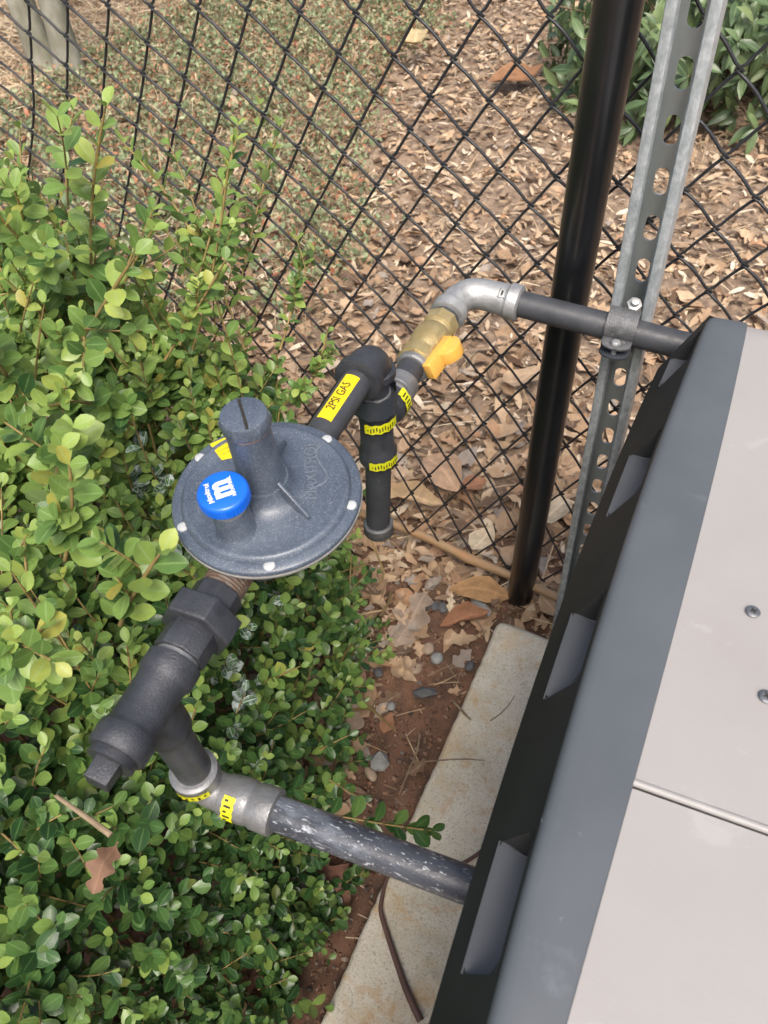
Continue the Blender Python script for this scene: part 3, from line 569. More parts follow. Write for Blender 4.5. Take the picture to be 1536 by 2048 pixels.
    mb = MB(); f = wrap((PX, RY + .036, ZV - .004), (0, 1, 0), (1.0, 0, .25), .0210); patch(mb, f, -.006, .006, -.016, .020, .0006, 3, 12, wav=.0008)
    for q in range(7): v = -.011 + q * .004; patch(mb, f, -.004, .003, v, v + .0016, .0012, 1, 1, 1)
    P(mb, 'sticker', [M['tape'], M['ink']], recalc=False)
    # drip leg below the tee with cap
    P(MB().tube([(PX, RY, ZV - .050), (PX - .006, RY, .520)], RP + .0008, 36), 'drip_leg', M['blackpipe'])
    P(MB().lathe([(.0165, 0), (.0178, .002), (.0178, .016), (.0158, .018)], (PX - .006, RY, .503), (0, 0, 1), 36), 'drip_cap', M['clamp'], label='grey end ring at the bottom of the drip leg')
    # short riser and 90 elbow to regulator pipe
    P(MB().tube([(PX, RY, ZV + .035), (PX, RY, ZV + .062)], RP + .0015, 36), 'riser', M['blackpipe'])
    A_ = Vector((PX, RY, ZV + .058)); C = Vector((PX, RY + .001, Z2)); B_ = Vector((-.2605, RY - .036, Z2))
    mb = MB(); mb.tube(elbow_pts(A_, C, B_, .021, 12), [.0185] + [.0190] * 13 + [.0185], 44)
    mb.lathe([(.0180, -.001), (.0222, .001), (.0222, .008), (.019, .010)], A_, (C - A_).normalized(), 44)
    mb.lathe([(.0180, -.001), (.0226, .001), (.0226, .010), (.019, .012)], B_, (C - B_).normalized(), 44)
    P(mb, 'black_elbow', M['iron'])
    pe = Vector((-.2575, .350, Z2 - .001)); pp = MB().tube([B_ + Vector((0, .01, 0)), pe], RP + .0006, 44); P(pp, 'supply_pipe', M['blackpipe'])
    # 2PSI GAS label
    ax = (B_ - pe).normalized(); f = wrap(pe, ax, (0.10, -.35, 1.0), RP + .0006, True); mb = MB()
    mid = .083; patch(mb, f, mid - .030, mid + .030, -.0068, .0068, .0005, 2, 10)
    lb = P(mb, 'yellow_label', M['label'], recalc=False)
    vs, fs = text_verts('2PSI GAS', .0105, space=1.0); t = MB(); t.add([f(mid + p.x * .92, p.y, .0014) for p in vs], fs)
    o = t.build('lettering', M['ink'], lb, recalc=False); 
    return root
inlet()

def valve():
    c = Vector((-.2605, .648, ZV)); root = empty('gas_shutoff_valve', c); tag(root, 'brass gas ball valve with yellow lever between tee and galvanized elbow', 'valve')
    mb = MB(); mb.lathe([(.0150, -.032), (.0185, -.031), (.0185, -.020), (.0150, -.017), (.0178, -.010), (.0195, 0), (.0178, .010), (.0150, .013), (.0165, .016), (.0165, .022), (.0150, .026), (.0150, .030)], (0, 0, 0), (0, 1, 0), 40)
    mb.lathe([(.0185, -.0335), (.0185, -.021)], (0, 0, 0), (0, 1, 0), 8)
    mb.lathe([(.0180, .017), (.0180, .029)], (0, 0, 0), (0, 1, 0), 8)
    ax = Vector((.92, -.18, .34)).normalized()
    mb.v = [(x * 1.14, y * 1.36, z * 1.14) for x, y, z in mb.v]
    mb.lathe([(.0140, .008), (.0135, .0225), (.0095, .0235), (.0095, .0265)], (0, 0, 0), ax, 28)
    b = mb.build('body', M['brass'], root, angle=30)
    mb = MB(); mb.lathe([(.0165, -.052), (.0190, -.050), (.0190, -.044), (.0165, -.042)], (0, 0, 0), (0, 1, 0), 40); mb.build('thread_sealant', M['galvdull'], root)
    # lever: wide block with raised half round grip
    yv = Vector((0, -1, -.10)); yv = (yv - ax * yv.dot(ax)).normalized(); xv = yv.cross(ax)
    Fm = Matrix.Translation(ax * .025 + yv * .007) @ Matrix.Scale(1.12, 4) @ Matrix((( xv.x, yv.x, ax.x), (xv.y, yv.y, ax.y), (xv.z, yv.z, ax.z))).to_4x4()
    mb = MB(); mb.prism([(-.0090, -.006), (.0090, -.006), (.0090, .036), (.0080, .038), (-.0080, .038), (-.0090, .036)], 0.0, .0090, Fm)
    pr = [(-.010, .0085)]
    for i in range(9):
        t = math.pi * i / 8; pr.append((.0055 - .0145 * math.cos(t), .0085 + .0135 * math.sin(t)))
    pr.append((.020, .0085))
    G = Fm @ Matrix(((0, 0, 1, 0), (1, 0, 0, 0), (0, 1, 0, 0), (0, 0, 0, 1)))
    mb.prism(pr, -.0065, .0065, G)
    mb.build('lever', M['yellow'], root, bevel=.0009, seg=2, angle=50)
valve()

def clamp():
    p = at_y(1245, 650, YT); root = empty('pipe_clamp', p); tag(root, 'grey bolted strap clamp holding the upper pipe to the strut channel', 'clamp')
    R = .0158; mb = MB(); hw = .0165; n = 14; vs = []
    for w_, rr in ((-hw, R), (hw, R), (-hw, R + .0032), (hw, R + .0032)):
        for i in range(n + 1):
            t = math.pi * (-.42 + 1.05 * i / n); vs.append(Vector((w_, -math.cos(t) * rr, math.sin(t) * rr)))
    k = n + 1; f = []
    for i in range(n): f += [(i, i + 1, k + i + 1, k + i), (2 * k + i, 3 * k + i, 3 * k + i + 1, 2 * k + i + 1), (i, 2 * k + i, 2 * k + i + 1, i + 1), (k + i, k + i + 1, 3 * k + i + 1, 3 * k + i)]
    mb.add(vs, f); mb.build('strap', M['clamp'], root)
    # lower ear: rounded plate, its twin below, bolt through
    def ear(z, name, m):
        pr = [(-hw, .010), (hw, .010), (hw, -.010)] + [(hw * math.cos(t), -.014 - hw * .62 * math.sin(t)) for t in [math.pi * i / 10 for i in range(11)]] + [(-hw, -.010)]
        F = Matrix.Translation((0, -.012, z)); return MB().prism(pr, 0, .003, F).build(name, m, root, bevel=.0006)
    ear(-.010, 'ear', M['clamp']); ear(-.022, 'ear', M['regdark'])
    mb = MB(); mb.lathe([(.0062, 0), (.0062, .0018), (.0045, .0045)], (0, -.028, -.007), (0, 0, 1), 6); mb.lathe([(.003, -.02), (.003, 0)], (0, -.028, -.007), (0, 0, 1), 16)
    mb.build('bolt', M['galv'], root, bevel=.0004)
    mb = MB(); mb.lathe([(.0085, 0), (.0085, .004)], (.006, .014, .018), (0.1, -.5, 1), 6); mb.lathe([(.0045, 0), (.0045, .010)], (.006, .014, .018), (0.1, -.5, 1), 16)
    mb.build('nut', M['galv'], root, bevel=.0004)
    MB().box((-hw - .002, -.006, -.030), (hw + .002, .014, -.017)).build('saddle', M['regdark'], root, bevel=.001)
clamp()

# ================================================================== REGULATOR
RC = Vector((-.2535, .3035, .785))
def regulator():
    root = empty('gas_regulator', RC, (R_(5.0), R_(1.4), 0)); tag(root, 'round grey gas pressure regulator with a blue vent cap among the leaves', 'regulator')
    bpy.context.view_layer.update(); MI = root.matrix_world.inverted()
    def loc(px, py, z): return MI @ at_z(px, py, z)
    RR = .0718
    mb = MB(); mb.lathe([(RR - .004, -.0035), (RR, -.0025), (RR, .0002), (RR - .0012, .0014), (.0645, .0018), (.0635, .0040), (.0620, .0062), (.0600, .0068), (.0570, .0052), (.050, .0050), (.034, .0062), (.026, .0085), (.0215, .013), (.0195, .020)], (0, 0, 0), (0, 0, 1), 96)
    cover = mb.build('cover', M['reg'], root, angle=50)
    MB().lathe([(.066, -.0085), (RR - .001, -.0080), (RR + .0004, -.0060), (RR + .0004, -.0042), (.066, -.0038)], (0, 0, 0), (0, 0, 1), 96).build('lower_rim', M['rimgrey'], root)
    # spring tower
    mb = MB(); mb.lathe([(.0205, .010), (.0176, .020), (.0162, .040), (.0156, .074)], (0, 0, 0), (0, 0, 1), 48)
    tower = mb.build('spring_tower', M['reg'], root, angle=50)
    MB().lathe([(.0157, .0735), (.0161, .0740), (.0161, .0748), (.0157, .0757)], (0, 0, 0), (0, 0, 1), 48).build('gasket', mat('red_gasket', [(0.3, (.26, .15, .13)), (.7, (.3, .24, .22))], 300, .6), tower)
    mb = MB(); mb.lathe([(.0178, .0757), (.0182, .0765), (.0182, .0815), (.0170, .0850)], (0, 0, 0), (0, 0, 1), 6, phase=.62)
    mb.lathe([(.0170, .0757), (.0170, .0800), (.0160, .0865)], (0, 0, 0), (0, 0, 1), 40)
    cap = mb.build('tower_cap', M['reg'], root, bevel=.0006, angle=30)
    F = Matrix.Rotation(R_(-48), 4, 'Z'); MB().box((-.0145, -.0011, .0858), (.0145, .0011, .0869), frame=F).build('slot', M['ink'], cap)
    # ribs on the dome
    def rib(a, r0=.019, r1=.046, h0=.028, h1=.0070, name='rib'):
        F = Matrix.Rotation(a, 4, 'Z'); v = [F @ Vector(q) for q in ((r0, -.0013, .004), (r0, .0013, .004), (r0, .0013, h0), (r0, -.0013, h0), (r1, -.0013, .004), (r1, .0013, .004), (r1, .0013, h1 + .002), (r1, -.0013, h1 + .002))]
        MB().add(v, [(0, 1, 2, 3), (4, 7, 6, 5), (3, 2, 6, 7), (0, 3, 7, 4), (1, 5, 6, 2), (0, 4, 5, 1)]).build(name, M['reg'], root, bevel=.0005)
    t1 = loc(598, 1022, .79); t2 = loc(583, 872, .79); rib(math.atan2(t1.y, t1.x)); rib(math.atan2(t2.y, t2.x)); rib(math.atan2(t2.y, t2.x) + math.pi * .62)
    # rivets
    for q in ((378, 910), (672, 877), (688, 1010), (536, 1100), (375, 1047), (495, 838)):
        p = loc(*q, .785); a = math.atan2(p.y, p.x); c = Vector((math.cos(a) * .0662, math.sin(a) * .0662, .0012))
        MB().lathe([(.0042, 0), (.0042, .0010), (.0037, .0015), (.0008, .0018)], c, (0, 0, 1), 20).build('rivet', M['rivet'], root, angle=70)
    # vent boss + blue cap
    v = loc(470, 1048, .793); v.z = 0
    v = Vector((v.x, v.y, 0)); 
    mb = MB(); mb.lathe([(.0170, .003), (.0140, .007), (.0136, .012), (.0134, .0305), (.0126, .032)], v, (0, 0, 1), 40)
    boss = mb.build('vent_boss', M['reg'], root, angle=50)
    MB().lathe([(.0125, .0315), (.0125, .0355), (.0105, .0356), (.0105, .0420)], v, (0, 0, 1), 40).build('vent_thread', M['galv'], boss)
    tx = v + Vector((0, 0, .0412)); cx = .0176
    prof = [(.0140, 0), (cx, .0006), (cx, .0085), (cx - .0008, .0100), (cx - .002, .0106), (.004, .0111)]
    mb = MB(); mb.lathe(prof, tx, (0, 0, 1), 72)
    for i in range(48):
        a = 2 * math.pi * i / 48; mb.tube([tx + Vector((math.cos(a) * cx, math.sin(a) * cx, .0012)), tx + Vector((math.cos(a) * cx, math.sin(a) * cx, .0082))], .00035, 6)
    bc = mb.build('vent_cap', M['blue'], root, angle=50)
    n = len(bc.data.vertices)
    A0 = None
    # lettering directions on the cap, read from lower left to upper left
    up = (loc(445, 950, .83) - loc(470, 1020, .83)); ang = math.atan2(up.y, up.x)
    F = Matrix.Translation(tx + Vector((0, 0, .0114))) @ Matrix.Rotation(ang, 4, 'Z')
    def put(body, size, x, y, bold=0.0, curve=0.0, sx=1.0, sy=1.0):
        vs, fs = text_verts(body, size, bold=bold); t = MB(); o = []
        for p in vs:
            xx = p.x * sx; yy = p.y * sy + y - curve * xx * xx; o.append(F @ Vector((xx + x, yy, 0)))
        return t.add(o, fs)
    t = MB()
    for args in (('m', .0215, 0.0, 0.0010, .0009, 0, .92, 1.1), ('Maxitrol', .0052, 0, .0098, .0001, 16, 1, 1), ('MAXITROL', .0036, 0, -.0068, .0001, 0, 1, 1)):
        q = put(*args); t.add(q.v, q.f)
    t.build('lettering', M['white'], bc, recalc=False)
    # yellow rating label on the dome
    c = [loc(*q, .792) for q in ((421, 892), (463, 876), (472, 917), (444, 922))]
    for q in c: q.z = .0060
    lb = MB().add(c, [(0, 1, 2, 3)]).build('rating_label', M['label'], root, recalc=False)
    u = (c[1] - c[0]).normalized(); cc = (c[0] + c[1] + c[2] + c[3]) / 4; Fl = Matrix.Translation(cc + Vector((0, 0, .0003))) @ Matrix.Rotation(math.atan2(u.y, u.x), 4, 'Z'); t = MB()
    for i, s_ in enumerate(('MAX 2 PSI', 'OUTLET', '7 IN WC')):
        vs, fs = text_verts(s_, .0030); t.add([Fl @ (p + Vector((0, .0045 - i * .0045, 0))) for p in vs], fs)
    t.build('lettering', mat('label_ink', [(0.3, (.25, .22, .02)), (.7, (.3, .26, .03))], 50, .5), lb, recalc=False)
    # embossed name and wave line
    vs, fs = text_verts('MAXITROL', .0135, ext=.0009, bold=-.0001); e0 = loc(612, 985, .79); e1 = loc(612, 900, .79); a = math.atan2((e1 - e0).y, (e1 - e0).x)
    Fe = Matrix.Translation(Vector(((e0.x + e1.x) / 2 + .005, (e0.y + e1.y) / 2, .0060))) @ Matrix.Rotation(a, 4, 'Z')
    em = MB().add([Fe @ Vector((p.x * .86, p.y, p.z)) for p in vs], fs).build('embossed_name', M['regline'], cover, recalc=False)
    wv = [loc(*q, .79) for q in ((648, 896), (636, 905), (633, 918), (640, 932), (652, 947), (656, 958), (650, 967), (632, 976), (616, 983))]
    for q in wv: q.z = .0056
    MB().tube(wv, .0008, 8).build('embossed_wave', M['regline'], cover, recalc=False)
    # lower casting with hexagonal ports along the pipe axis
    mb = MB(); mb.lathe([(.064, -.0085), (.060, -.013), (.045, -.018), (.030, -.021), (.024, -.036), (.012, -.042)], (0, 0, 0), (0, 0, 1), 64)
    mb.lathe([(.0205, -.045), (.0205, .045)], (0, 0, -.0275), (0, 1, 0), 32)
    mb.lathe([(.026, -.048), (.027, -.046), (.027, -.036), (.024, -.030)], (0, 0, -.0275), (0, 1, 0), 8, phase=R_(22.5))
    mb.lathe([(.024, .030), (.027, .036), (.027, .046), (.026, .048)], (0, 0, -.0275), (0, 1, 0), 8, phase=R_(22.5))
    mb.build('lower_casting', M['regdark'], root, bevel=.0008, angle=35)
    dr = MB()                                            # drip of dried white paint
    for q, s_ in (((565, 1040), .0042), ((575, 1037), .0022)):
        p = loc(*q, .79); blob((p.x, p.y, .0052), s_, 3, dr, (1.3, .45, .10), 2)
    dr.build('paint_drip', M['white'], cover)
regulator()

# ================================================================== OUTLET PIPEWORK (union, tee, lower pipe)
def outlet():
    Zc = .757
    def L(y):                                            # axis line of the run at a given y
        return Vector((-.2545 + (.262 - y) * .045, y, Zc))
    root = empty('gas_outlet_pipe', (L(.17))); tag(root, 'thick dark union and tee leading from the regulator down to the paint spattered pipe', 'gas pipe')
    I = root.matrix_basis.inverted()
    def P(mb, name, m, bevel=0, label=None, **k):
        o = mb.build(name, m, root, bevel, **k); o.matrix_parent_inverse = I
        if label: o['label'] = label
        return o
    ax = (L(.1) - L(.2)).normalized()
    def A(prof, y0, seg=40, phase=0.0, mb=None):
        mb = mb or MB(); return mb.lathe([(r, h) for r, h in prof], L(y0), ax, seg, up=(0, 0, 1), phase=phase)
    pr = []
    for i in range(11): pr += [(.0150, i * .0028), (.0162, i * .0028 + .0014)]
    P(A(pr, .247), 'threaded_nipple', M['rust'])
    P(A([(.0175, 0), (.0185, .001), (.0185, .016), (.0185, .017)], .2265, 8, R_(22.5)), 'union_end', M['iron'], bevel=.0008, angle=30)
    P(A([(.0265, 0), (.0280, .0012), (.0280, .0185), (.0265, .020)], .2100, 6, R_(30)), 'union_nut', M['iron'], bevel=.0010, angle=30)
    P(A([(.0180, 0), (.0192, .001), (.0192, .022), (.0180, .023)], .1925, 8, R_(22.5)), 'union_end', M['iron'], bevel=.0008, angle=30)
    P(A([(.0158, 0), (.0158, .012)], .172, 32), 'sealed_thread', M['galvdull'])
    # tee
    mb = A([(.0170, 0), (.0194, .0012), (.0196, .0125), (.0182, .015), (.0172, .018), (.0169, .036), (.0172, .050), (.0184, .053), (.0198, .055), (.0198, .068), (.0182, .070)], .1665, 48)
    T0 = L(.135); down = (Vector((-.2515, .140, .60)) - T0).normalized()
    mb.lathe([(.0166, .004), (.0164, .030), (.0172, .034), (.0172, .044), (.0160, .046)], T0, down, 44)
    tee = P(mb, 'tee', M['iron'], angle=40)
    # cast web between the run and the branch
    P(A([(.0155, 0), (.0160, .010)], .1010, 32), 'plug_collar', M['iron'])
    sq = MB(); sq.lathe([(.0118, .006), (.0110, .024)], L(.1010), ax, 4, up=(0.25, 0, 1), phase=R_(45)); P(sq, 'square_plug', M['iron'], bevel=.0012, angle=30)
    E = T0 + down * .150; 
    P(MB().tube([T0 + down * .040, T0 + down * .125], RP + .0006, 40), 'drop_nipple', M['blackpipe'])
    # zinc elbow
    C = Vector((-.2515, .139, .600)); right = Vector((at_z(918, 1810, .6) - at_z(560, 1672, .6))).normalized()
    A_ = C - down * .036; B_ = C + right * .066
    pts = elbow_pts(A_, C, B_, .020, 12); mb = MB(); mb.tube(pts, [.0165] + [.0152] * 13 + [.0155], 44)
    mb.lathe([(.0160, -.001), (.0188, .001), (.0190, .015), (.0165, .018)], A_, down, 44)
    mb.lathe([(.0160, -.0005), (.0184, .0005), (.0187, .003), (.0184, .017), (.0172, .0195), (.0172, .022), (.0180, .024), (.0182, .030), (.0174, .040), (.0160, .046)], B_, -right, 44)
    el = P(mb, 'zinc_elbow', M['galvdull'], label='shiny grey zinc elbow with yellow stickers')
    for (p0, a_, out, u0, u1, v0, v1, r) in ((A_ + down * .010, down, (.1, -1, .5), -.0045, .0045, -.020, .006, .0190), (B_ - right * .030, right, (0, -1, .9), -.0095, .0005, -.010, .014, .0182)):
        f = wrap(p0, a_, out, r); mb = MB(); patch(mb, f, u0, u1, v0, v1, .0007, 3, 12, wav=.0005)
        n = 5
        for q in range(n): vv = v0 + (v1 - v0) * (q + .6) / (n + .6); patch(mb, f, u0 + (u1 - u0) * .2, u0 + (u1 - u0) * (.5 + .3 * (q % 2)), vv, vv + .0016, .0013, 1, 1, 1)
        P(mb, 'sticker', [M['tape'], M['ink']], recalc=False)
    P(MB().tube([B_ - right * .01, C + right * .42], RP + .0004, 44), 'lower_pipe', M['dusty'], label='black pipe heavily spattered with pale paint')
outlet()

# ================================================================== HEATER UNIT
ZL = 0.76
_fits = {}
def sx(tab, y):
    key = tuple(tab)
    if key not in _fits: _fits[key] = np.polyfit([a for a, _ in tab], [b for _, b in tab], 2 if len(tab) < 5 else 3)
    c = _fits[key]; yc = max(tab[0][0], min(tab[-1][0] + .02, y)); return float(np.polyval(c, yc) + (y - yc) * np.polyval(np.polyder(c), yc) * .5)
def sx_steps(tab, y):
    if y <= tab[0][0]: return tab[0][1]
    for (y0, x0), (y1, x1) in zip(tab, tab[1:]):
        if y <= y1: t = (y - y0) / (y1 - y0); t = t * t * (3 - 2 * t); return x0 + (x1 - x0) * t
    return tab[-1][1]
fold = [(p.y, p.x) for p in (at_z(977, 2048, ZL), at_z(1093, 1600, ZL), at_z(1185, 1300, ZL), at_z(1260, 1050, ZL), at_z(1423, 622, ZL))]
inner = [(p.y, p.x) for p in (at_z(1134, 2048, ZL), at_z(1256, 1600, ZL), at_z(1341, 1300, ZL), at_z(1399, 1065, ZL), at_z(1500, 626, ZL))]
ZS = 0.68
lower = [(p.y, p.x) for p in (at_z(858, 2048, ZS), at_z(1087, 1300, ZS), at_z(1129, 1200, ZS), at_z(1335, 697, ZS))]
YE = at_z(1423, 622, ZL).y; YN = -0.42; XR = 0.66
def heater():
    root = empty('pool_heater', (0.3, 0.1, 0.08)); tag(root, 'large beige topped equipment cabinet with dark grey trim on the concrete pad', 'heater')
    I = root.matrix_basis.inverted()
    def P(mb, name, m, bevel=0, label=None, parent=None, **k):
        o = mb.build(name, m, parent or root, bevel, **k)
        if parent is None: o.matrix_parent_inverse = I
        if label: o['label'] = label
        return o
    ys = [YN + (YE - YN) * i / 90 for i in range(91)]
    # trim band: rounded over at the fold
    mb = MB(); rows = []
    for y in ys:
        xf, xi = sx(fold, y), sx(inner, y); e = max(0, (y - (YE - .02)) / .02); dz = -.006 * e * e
        rows.append([(xf - .0010, y, ZL - .0075 + dz), (xf - .0004, y, ZL - .0045 + dz), (xf + .0012, y, ZL - .0018 + dz), (xf + .004, y, ZL - .0003 + dz), (xf + .008, y, ZL + dz), (xi - .001, y, ZL + .0012 + dz), (xi, y, ZL + .0006 + dz), (xi, y, ZL - .006 + dz)])
    k = len(rows[0]); V = [v for r in rows for v in r]; Fc = [(i * k + j, i * k + j + 1, (i + 1) * k + j + 1, (i + 1) * k + j) for i in range(len(rows) - 1) for j in range(k - 1)]
    Fc.append(tuple((len(rows) - 1) * k + j for j in range(k))); mb.add(V, Fc)
    # far end returns down
    b = len(mb.v); last = rows[-1]; 
    mb.add([last[4], last[6], (last[6][0], YE + .004, ZL - .03), (last[3][0], YE + .004, ZL - .03)], [(0, 1, 2, 3)])
    P(mb, 'trim_band', M['band'], angle=60)
    # slanted black side with four vent openings
    vents = []
    for q0, q1 in (((1010, 1697), (935, 1960)), ((1155, 1245), (1097, 1415)), ((1275, 930), (1219, 1050)), ((1378, 698), (1322, 790))):
        vents.append((at_z(*q1, .70).y, min(YE - .020, at_z(*q0, .70).y)))
    vents.append((-.11, -.025)); vents.append((-.30, -.20))
    def pt(y, s):                                         # s=0 fold, s=1 lower edge
        xf = sx(fold, y) - .0004; xl = sx(lower, y * 1.0) + .0; 
        e = max(0, (y - (YE - .085)) / .085) if y > YE - .085 else 0
        return Vector((xf + (xl - xf) * s, y, ZL - .0050 + (ZS - ZL + .0050) * s))
    S0, S1 = .06, .62
    edges = sorted(set([YN] + [v for a in vents for v in a] + ys)); edges = [y for y in edges if y <= YE]
    mb = MB()
    def isv(ya, yb): return any(a - 1e-6 <= ya and yb <= b_ + 1e-6 for a, b_ in vents)
    for ya, yb in zip(edges, edges[1:]):
        if yb - ya < 1e-6: continue
        for s0, s1 in ((0, S0), (S0, S1), (S1, 1.0)):
            if (s0, s1) == (S0, S1) and isv(ya, yb): continue
            mb.add([pt(ya, s0), pt(ya, s1), pt(yb, s1), pt(yb, s0)], [(0, 1, 2, 3)])
        a, b_ = pt(ya, 1), pt(yb, 1)
        mb.add([a, b_, b_ + Vector((.012, 0, -.004)), a + Vector((.012, 0, -.004))], [(0, 1, 2, 3)])
        a, b_ = a + Vector((.012, 0, -.004)), b_ + Vector((.012, 0, -.004))
        mb.add([a, b_, Vector((b_.x + .01, b_.y, .30)), Vector((a.x + .01, a.y, .30))], [(0, 1, 2, 3)])
    # end face of the slanted side
    e0, e1 = pt(YE, 0), pt(YE, 1); mb.add([e0, e1, e1 + Vector((.08, 0.0, 0)), Vector((e0.x + .03, YE - .001, e0.z - .004))], [(0, 1, 2, 3)])
    P(mb, 'side_panel', M['side'], angle=30, recalc=False)
    for ya, yb in vents:
        mb = MB(); n = 8; g = .004
        def lp(t, s, dy=0): y = ya + (yb - ya) * t; return pt(y, s)
        # ledge floor: starts on the lower lip of the opening and runs inward, slightly rising
        bot = [pt(ya + (yb - ya) * i / n, S1) for i in range(n + 1)]
        inn = [Vector((p.x + .021, p.y - .004, p.z + .0065)) for i, p in enumerate(bot)]
        lip = [p + Vector((-.0012, 0, .0012)) for p in bot]
        V = bot + lip + [p + Vector((.003, 0, .0016)) for p in lip] + inn
        m_ = n + 1; F = [(r * m_ + i, r * m_ + i + 1, (r + 1) * m_ + i + 1, (r + 1) * m_ + i) for r in range(3) for i in range(n)]
        mb.add(V, F)
        # near and far cheeks, thin
        for y, sg in ((ya, 1),):
            a0, a1 = pt(y, S0), pt(y, S1); mb.add([a0, a1, a1 + Vector((.034, -.010, .010)), a0 + Vector((.030, -.006, 0))], [(0, 1, 2, 3)])
        mb.tube([bot[0] + Vector((.001, 0, .0006)), bot[-1] + Vector((.001, -.0015, .0006)), bot[-1] + Vector((.003, -.0018, .0016)), inn[-1] + Vector((0, -.001, .001))], .0010, 8); P(mb, 'vent_ledge', M['vent'], recalc=False, angle=50)
        bb = MB(); a0, a1, b0, b1 = pt(ya, S0), pt(ya, S1), pt(yb, S0), pt(yb, S1); o_ = Vector((.0205, -.004, .0062)); q_ = Vector((.0215, -.004, .004))
        bb.add([a0 + q_, a1 + o_, b1 + o_, b0 + q_], [(0, 1, 2, 3)]); bb.add([b0, b1, b1 + o_, b0 + q_], [(0, 1, 2, 3)]);  # far cheek coloured black for the shade under the trim band
        L_ = (pt(ya, S1) - pt(ya, S0)).length; rc = .0085
        for yc, sy in ((ya, 1), (yb, -1)):
            for sc, ss in ((S1, -1), (S0, 1)):
                def cp(u, v): q = pt(yc + sy * u, sc + ss * v / L_ * (S1 - S0)); return q + Vector((-.0006, 0, .0006))
                fan = [cp(-.0004, -.0004)] + [cp(rc - rc * math.sin(t), rc - rc * math.cos(t)) for t in [math.pi / 2 * i / 8 for i in range(9)]]
                bb.add(fan, [(0, i, i + 1) for i in range(1, 9)])
        P(bb, 'vent_back', M['side'], recalc=False)
    # beige lid in two panels with a raised seam
    s0 = at_z(1270, 1562, ZL); s1 = at_z(1536, 1657, ZL); sl = (s1.y - s0.y) / (s1.x - s0.x)
    def lidpanel(y0f, y1f):
        mb = MB(); nx, ny = 16, 60; V = []
        for j in range(ny + 1):
            for i in range(nx + 1):
                u = i / nx; t = j / ny; xg = .04 + (XR - .04) * u
                y = y0f(xg) + (y1f(xg) - y0f(xg)) * t; xa = sx(inner, y) + .0002; x = xa + (XR - xa) * u
                e = max(0, (y - (YE - .030)) / .03); z = ZL - .0008 - .012 * e * e * .6 + .002 * math.sin(math.pi * u)
                V.append((x, y, z))
        k = nx + 1; F = [(j * k + i, j * k + i + 1, (j + 1) * k + i + 1, (j + 1) * k + i) for j in range(ny) for i in range(nx)]
        F2 = []
        b = len(V)
        for i in range(nx + 1): V.append((V[ny * k + i][0], V[ny * k + i][1], V[ny * k + i][2] - .05))
        F2 = [(ny * k + i, ny * k + i + 1, b + i + 1, b + i) for i in range(nx)]
        b2 = len(V)
        for i in range(nx + 1): V.append((V[i][0], V[i][1], V[i][2] - .05))
        F2 += [(i, i + 1, b2 + i + 1, b2 + i) for i in range(nx)]
        return mb.add(V, F + F2)
    seam = lambda x: s0.y + sl * (x - s0.x)
    P(lidpanel(lambda x: YN, lambda x: seam(x) - .0042), 'top_panel', M['lid'], angle=60)
    P(lidpanel(lambda x: seam(x) + .0022, lambda x: YE - .006), 'top_panel', M['lid'], angle=60)
    mb = MB(); a = Vector((s0.x - .0005, seam(s0.x), ZL - .0022)); b_ = Vector((XR, seam(XR), ZL - .0022)); mb.tube([a, (a + b_) / 2 + Vector((0, 0, .0012)), b_], .0025, 16); P(mb, 'seam_bead', M['lid'])
    for q in ((1505, 1225), (1532, 1395)):
        c = at_z(*q, ZL); sc = MB().lathe([(.0046, .0006), (.0048, .0014), (.0040, .0021), (.0022, .0023)], c, (0, 0, 1), 28); so = P(sc, 'screw', M['screw'])
        cr = MB(); F = Matrix.Translation(c + Vector((0, 0, .00235))) @ Matrix.Rotation(.5, 4, 'Z'); cr.box((-.0022, -.0005, 0), (.0022, .0005, .0002), frame=F); cr.box((-.0005, -.0022, .0001), (.0005, .0022, .0003), frame=F)
        o = cr.build('cross_slot', M['ink'], so); o.matrix_parent_inverse = Matrix.Identity(4)
        wa = MB().lathe([(.0105, .0009), (.0080, .0013), (.0062, .0009)], c, (0, 0, 1), 36, caps=True); 
    # cabinet body below
    mb = MB(); mb.box((.03, YN + .03, .09), (XR - .02, YE - .04, ZS)); P(mb, 'cabinet', M['side'], bevel=.004)
    mb = MB().box((XR, YN, ZS), (XR + .03, YE, ZL)); P(mb, 'side_panel', M['side'], bevel=.004)
heater()

